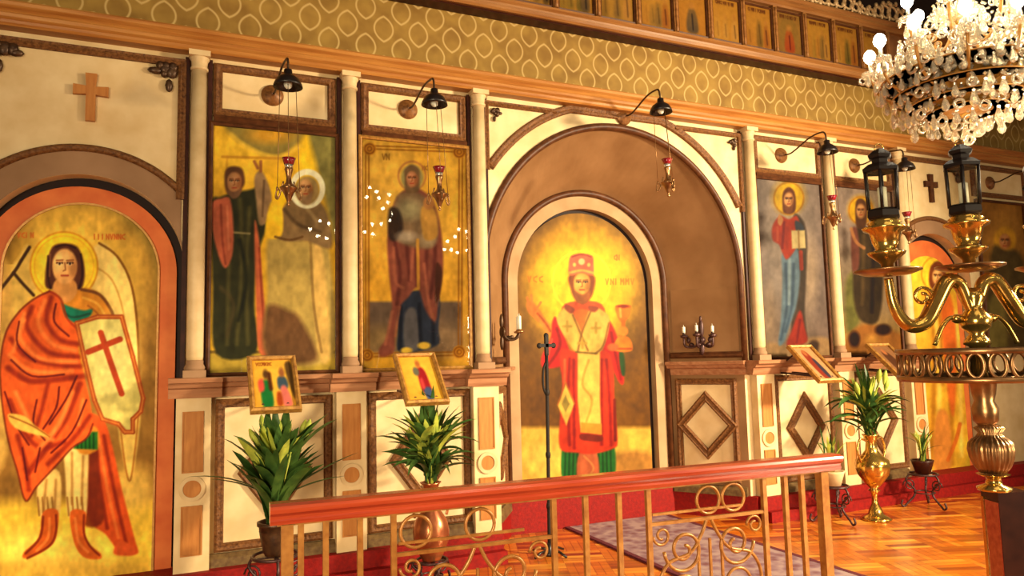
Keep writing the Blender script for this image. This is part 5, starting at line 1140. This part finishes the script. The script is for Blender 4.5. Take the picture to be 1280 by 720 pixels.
def hang(parent, pos, kind='d', rz=0, s=1):
    src = drop0 if kind == 'd' else ring0
    if first[kind]: o = src; first[kind] = False
    else: o = src.copy(); COL.objects.link(o)
    o.parent = parent; o.location = pos; o.rotation_euler = (0, 0, rz); o.scale = (s, s, s)
    return o
def swag(mb, a, b, sag, n=14, r=.0105):
    a, b = np.array(a), np.array(b)
    for i in range(n+1):
        u = i/n; p = a+(b-a)*u; p[2] -= sag*4*u*(1-u)
        mb.lathe([(0, r), (r, 0), (0, -r)], tuple(p), 6, smooth=False)
nA = 12
rd = random.Random(9)
hangs = 0
for tier, (n, R, zt, zr) in enumerate(((nA, .57, .20, .04), (6, .32, .52, .36))):
    proto = None
    for k in range(n):
        a = 2*PI*k/n+.12+tier*.3
        if proto is None:
            P = catmull([(.04, 0, zr+.05), (R*.3, 0, zr-.08), (R*.62, 0, zr-.10), (R*.9, 0, zr-.02), (R, 0, zt-.03)], 7)
            arm = MB().tube(P, .011, 8).tube([(R*.55+.035*math.cos(q)*(1-q/14), 0, zr+.0+.035*math.sin(q)*(1-q/14)) for q in np.linspace(0, 9, 20)], .006, 6).build('arm', gilt, ch, rot=(0, 0, a))
            MB().lathe([(.0, -.03), (.02, -.028), (.055, -.01), (.068, .006), (.06, .006), (.02, -.005), (0, -.005)], (R, 0, zt), 14).build('drip_dish', crystal, arm)
            MB().lathe([(.013, 0), (.013, .085), (.0, .087)], (R, 0, zt), 10).build('candle', wax, arm)
            MB().lathe([(.0, .08), (.02, .086), (.036, .105), (.042, .13), (.034, .16), (.014, .18), (0, .186)], (R, 0, zt), 12).build('bulb', bulb_glow, arm)
            proto = arm
        else:
            arm = proto.copy(); COL.objects.link(arm); arm.rotation_euler = (0, 0, a)
            for c_ in [q for q in proto.children if q.name.split('.')[0] in ('drip_dish', 'candle', 'bulb')]:
                d_ = c_.copy(); COL.objects.link(d_); d_.parent = arm
        for q in range(5 if tier == 0 else 4):
            b_ = q*2*PI/(5 if tier == 0 else 4); hang(arm, (R+.058*math.cos(b_), .058*math.sin(b_), zt-.005-.012*rd.random()), 'd' if q % 2 else 'r', rd.random()*3, rd.uniform(.9, 1.25))
# strands and fringe
for k in range(nA):
    a0 = 2*PI*k/nA+.12; a1 = a0+2*PI/nA
    p = lambda a, r, z: (r*math.cos(a), r*math.sin(a), z)
    for A_, B_, sg, n_ in ((p(a0, .57, .18), p(a1, .57, .18), .09, 14), (p(a0, .57, .19), p(a0, .14, .60), .14, 22), (p(a0, .55, .12), p(a0+.26, .20, -.16), .05, 14)):
        m = MB(); swag(m, A_, B_, sg, n_); m.build('bead_strand', crystal, ch)
m = MB()
for R, z, n in ((.52, .04, 34), (.45, -.08, 30), (.36, -.16, 26), (.25, -.22, 18), (.13, -.26, 10), (.55, .13, 34), (.5, .10, 30), (.42, .06, 30), (.36, .16, 26), (.2, .2, 16), (.15, .55, 10), (.30, -.06, 22), (.40, -.02, 26), (.48, .2, 26), (.4, .3, 22), (.3, .4, 18), (.2, .05, 16)):
    for k in range(n):
        a = 2*PI*k/n+rd.uniform(-.05, .05); x, y, q = R*math.cos(a), R*math.sin(a), z+rd.uniform(-.03, .03); s = rd.uniform(.9, 1.35)
        if k % 3: m.lathe([(.0, 0), (.009*s, -.01*s), (.007*s, -.02*s), (.015*s, -.045*s), (.022*s, -.07*s), (.014*s, -.09*s), (.0, -.1*s)], (x, y, q), 6, smooth=False)
        else: m.tube(circ3((x, y, q-.035), .026*s, (-math.sin(a), math.cos(a), 0), (0, 0, 1), 10), .009*s, 6, True)
        m.lathe([(0, .014), (.013, 0), (0, -.014)], (x, y, q+.02), 6, smooth=False)
fr_ = m.build('crystal_fringe', crystal, ch); fr_['kind'] = 'stuff'
m = MB()
for R, z in ((.52, .06), (.45, -.05), (.36, -.13), (.25, -.19)): m.lathe([(R-.006, z), (R+.003, z-.003), (R+.005, z+.006), (R-.006, z+.007), (R-.006, z)], n=40)
m.build('gilt_hoop', gilt, ch)
MB().lathe([(.05, -.21), (.16, -.19), (.26, -.13), (.33, -.05), (.36, .03), (.35, .03), (.25, -.11), (.15, -.17), (.05, -.19)], n=32).build('gilt_basket', gilt, ch)
MB().lathe([(0, -.31), (.012, -.315), (.012, -.33), (0, -.335)], n=8).tube(circ3((0, 0, -.385), .032, (.85, -.5, 0), (0, 0, 1), 18), .014, 8, True).tube([(0, 0, -.23), (0, 0, -.32)], .004, 6).build('pendant', crystal, ch)

# ================================================================== LIGHT
def point(name, loc, e, r, c=(1, .81, .52)):
    l = bpy.data.lights.new(name, 'POINT'); l.energy = e; l.shadow_soft_size = r; l.color = c
    o = bpy.data.objects.new(name, l); COL.objects.link(o); o.location = loc; return o
def area(name, loc, aim, e, sx, sy, c=(1, .81, .52)):
    l = bpy.data.lights.new(name, 'AREA'); l.shape = 'RECTANGLE'; l.size = sx; l.size_y = sy; l.energy = e; l.color = c
    o = bpy.data.objects.new(name, l); COL.objects.link(o); o.location = loc
    o.rotation_euler = (Vector(aim)-Vector(loc)).to_track_quat('-Z', 'Y').to_euler(); return o
area('nave_fill', (1.0, -7.2, 7.4), (2.6, 0, 1.2), 60, 5, 2.5)  # unseen fill added high behind the viewpoint
l = area('left_fill', (-2.4, -6.6, 1.5), (2.4, 0, .5), 102, 1.6, 1.6); l.data.spread = math.radians(80)  # low fill added at left to brighten the lower panels
l = area('right_light', (7.0, -4.8, 3.0), (2.8, 0, .9), 365, .6, .6); l.data.spread = math.radians(100)
l = area('front_fill', (5.6, -7.2, 1.3), (3.6, 0, .5), 66, 1.8, 1.4); l.data.spread = math.radians(80)  # added frontal fill near the floor, lifts the lower wall
area('aisle_fill', (9.2, -3.6, 2.0), (7.0, 0, .9), 28, 1.5, 1.0)  # unseen area light aimed at the right end of the screen
point('chandelier_light', (3.64, -2.6, 2.98), 12, .2)
point('chandelier_light', (3.64, -2.6, 2.2), 5, .3)
# lamps of the nave chandeliers: seen as sparkles in the glazed icons
for cx, cz, r, n in ((2.65, 3.62, .42, 22), (4.2, 3.2, .25, 10), (1.95, 3.3, .2, 6)):
    for k in range(n):
        a = 2*PI*k/n; q = (1, .55, .8)[k % 3]
        point('nave_bulb', (cx+r*q*math.cos(a), -6.4+r*math.sin(a), cz+r*.75*q*math.sin(a)), 1.8, .024)
w = bpy.data.worlds.new('world'); scene.world = w; w.use_nodes = True
bg = w.node_tree.nodes['Background']; bg.inputs[0].default_value = (1, .78, .52, 1); bg.inputs[1].default_value = .11
scene.cycles.transparent_max_bounces = 40
scene.view_settings.view_transform = 'Standard'
scene.view_settings.look = 'None'
scene.view_settings.exposure = 0
for o in bpy.data.objects:
    if '_w' in o: del o['_w']
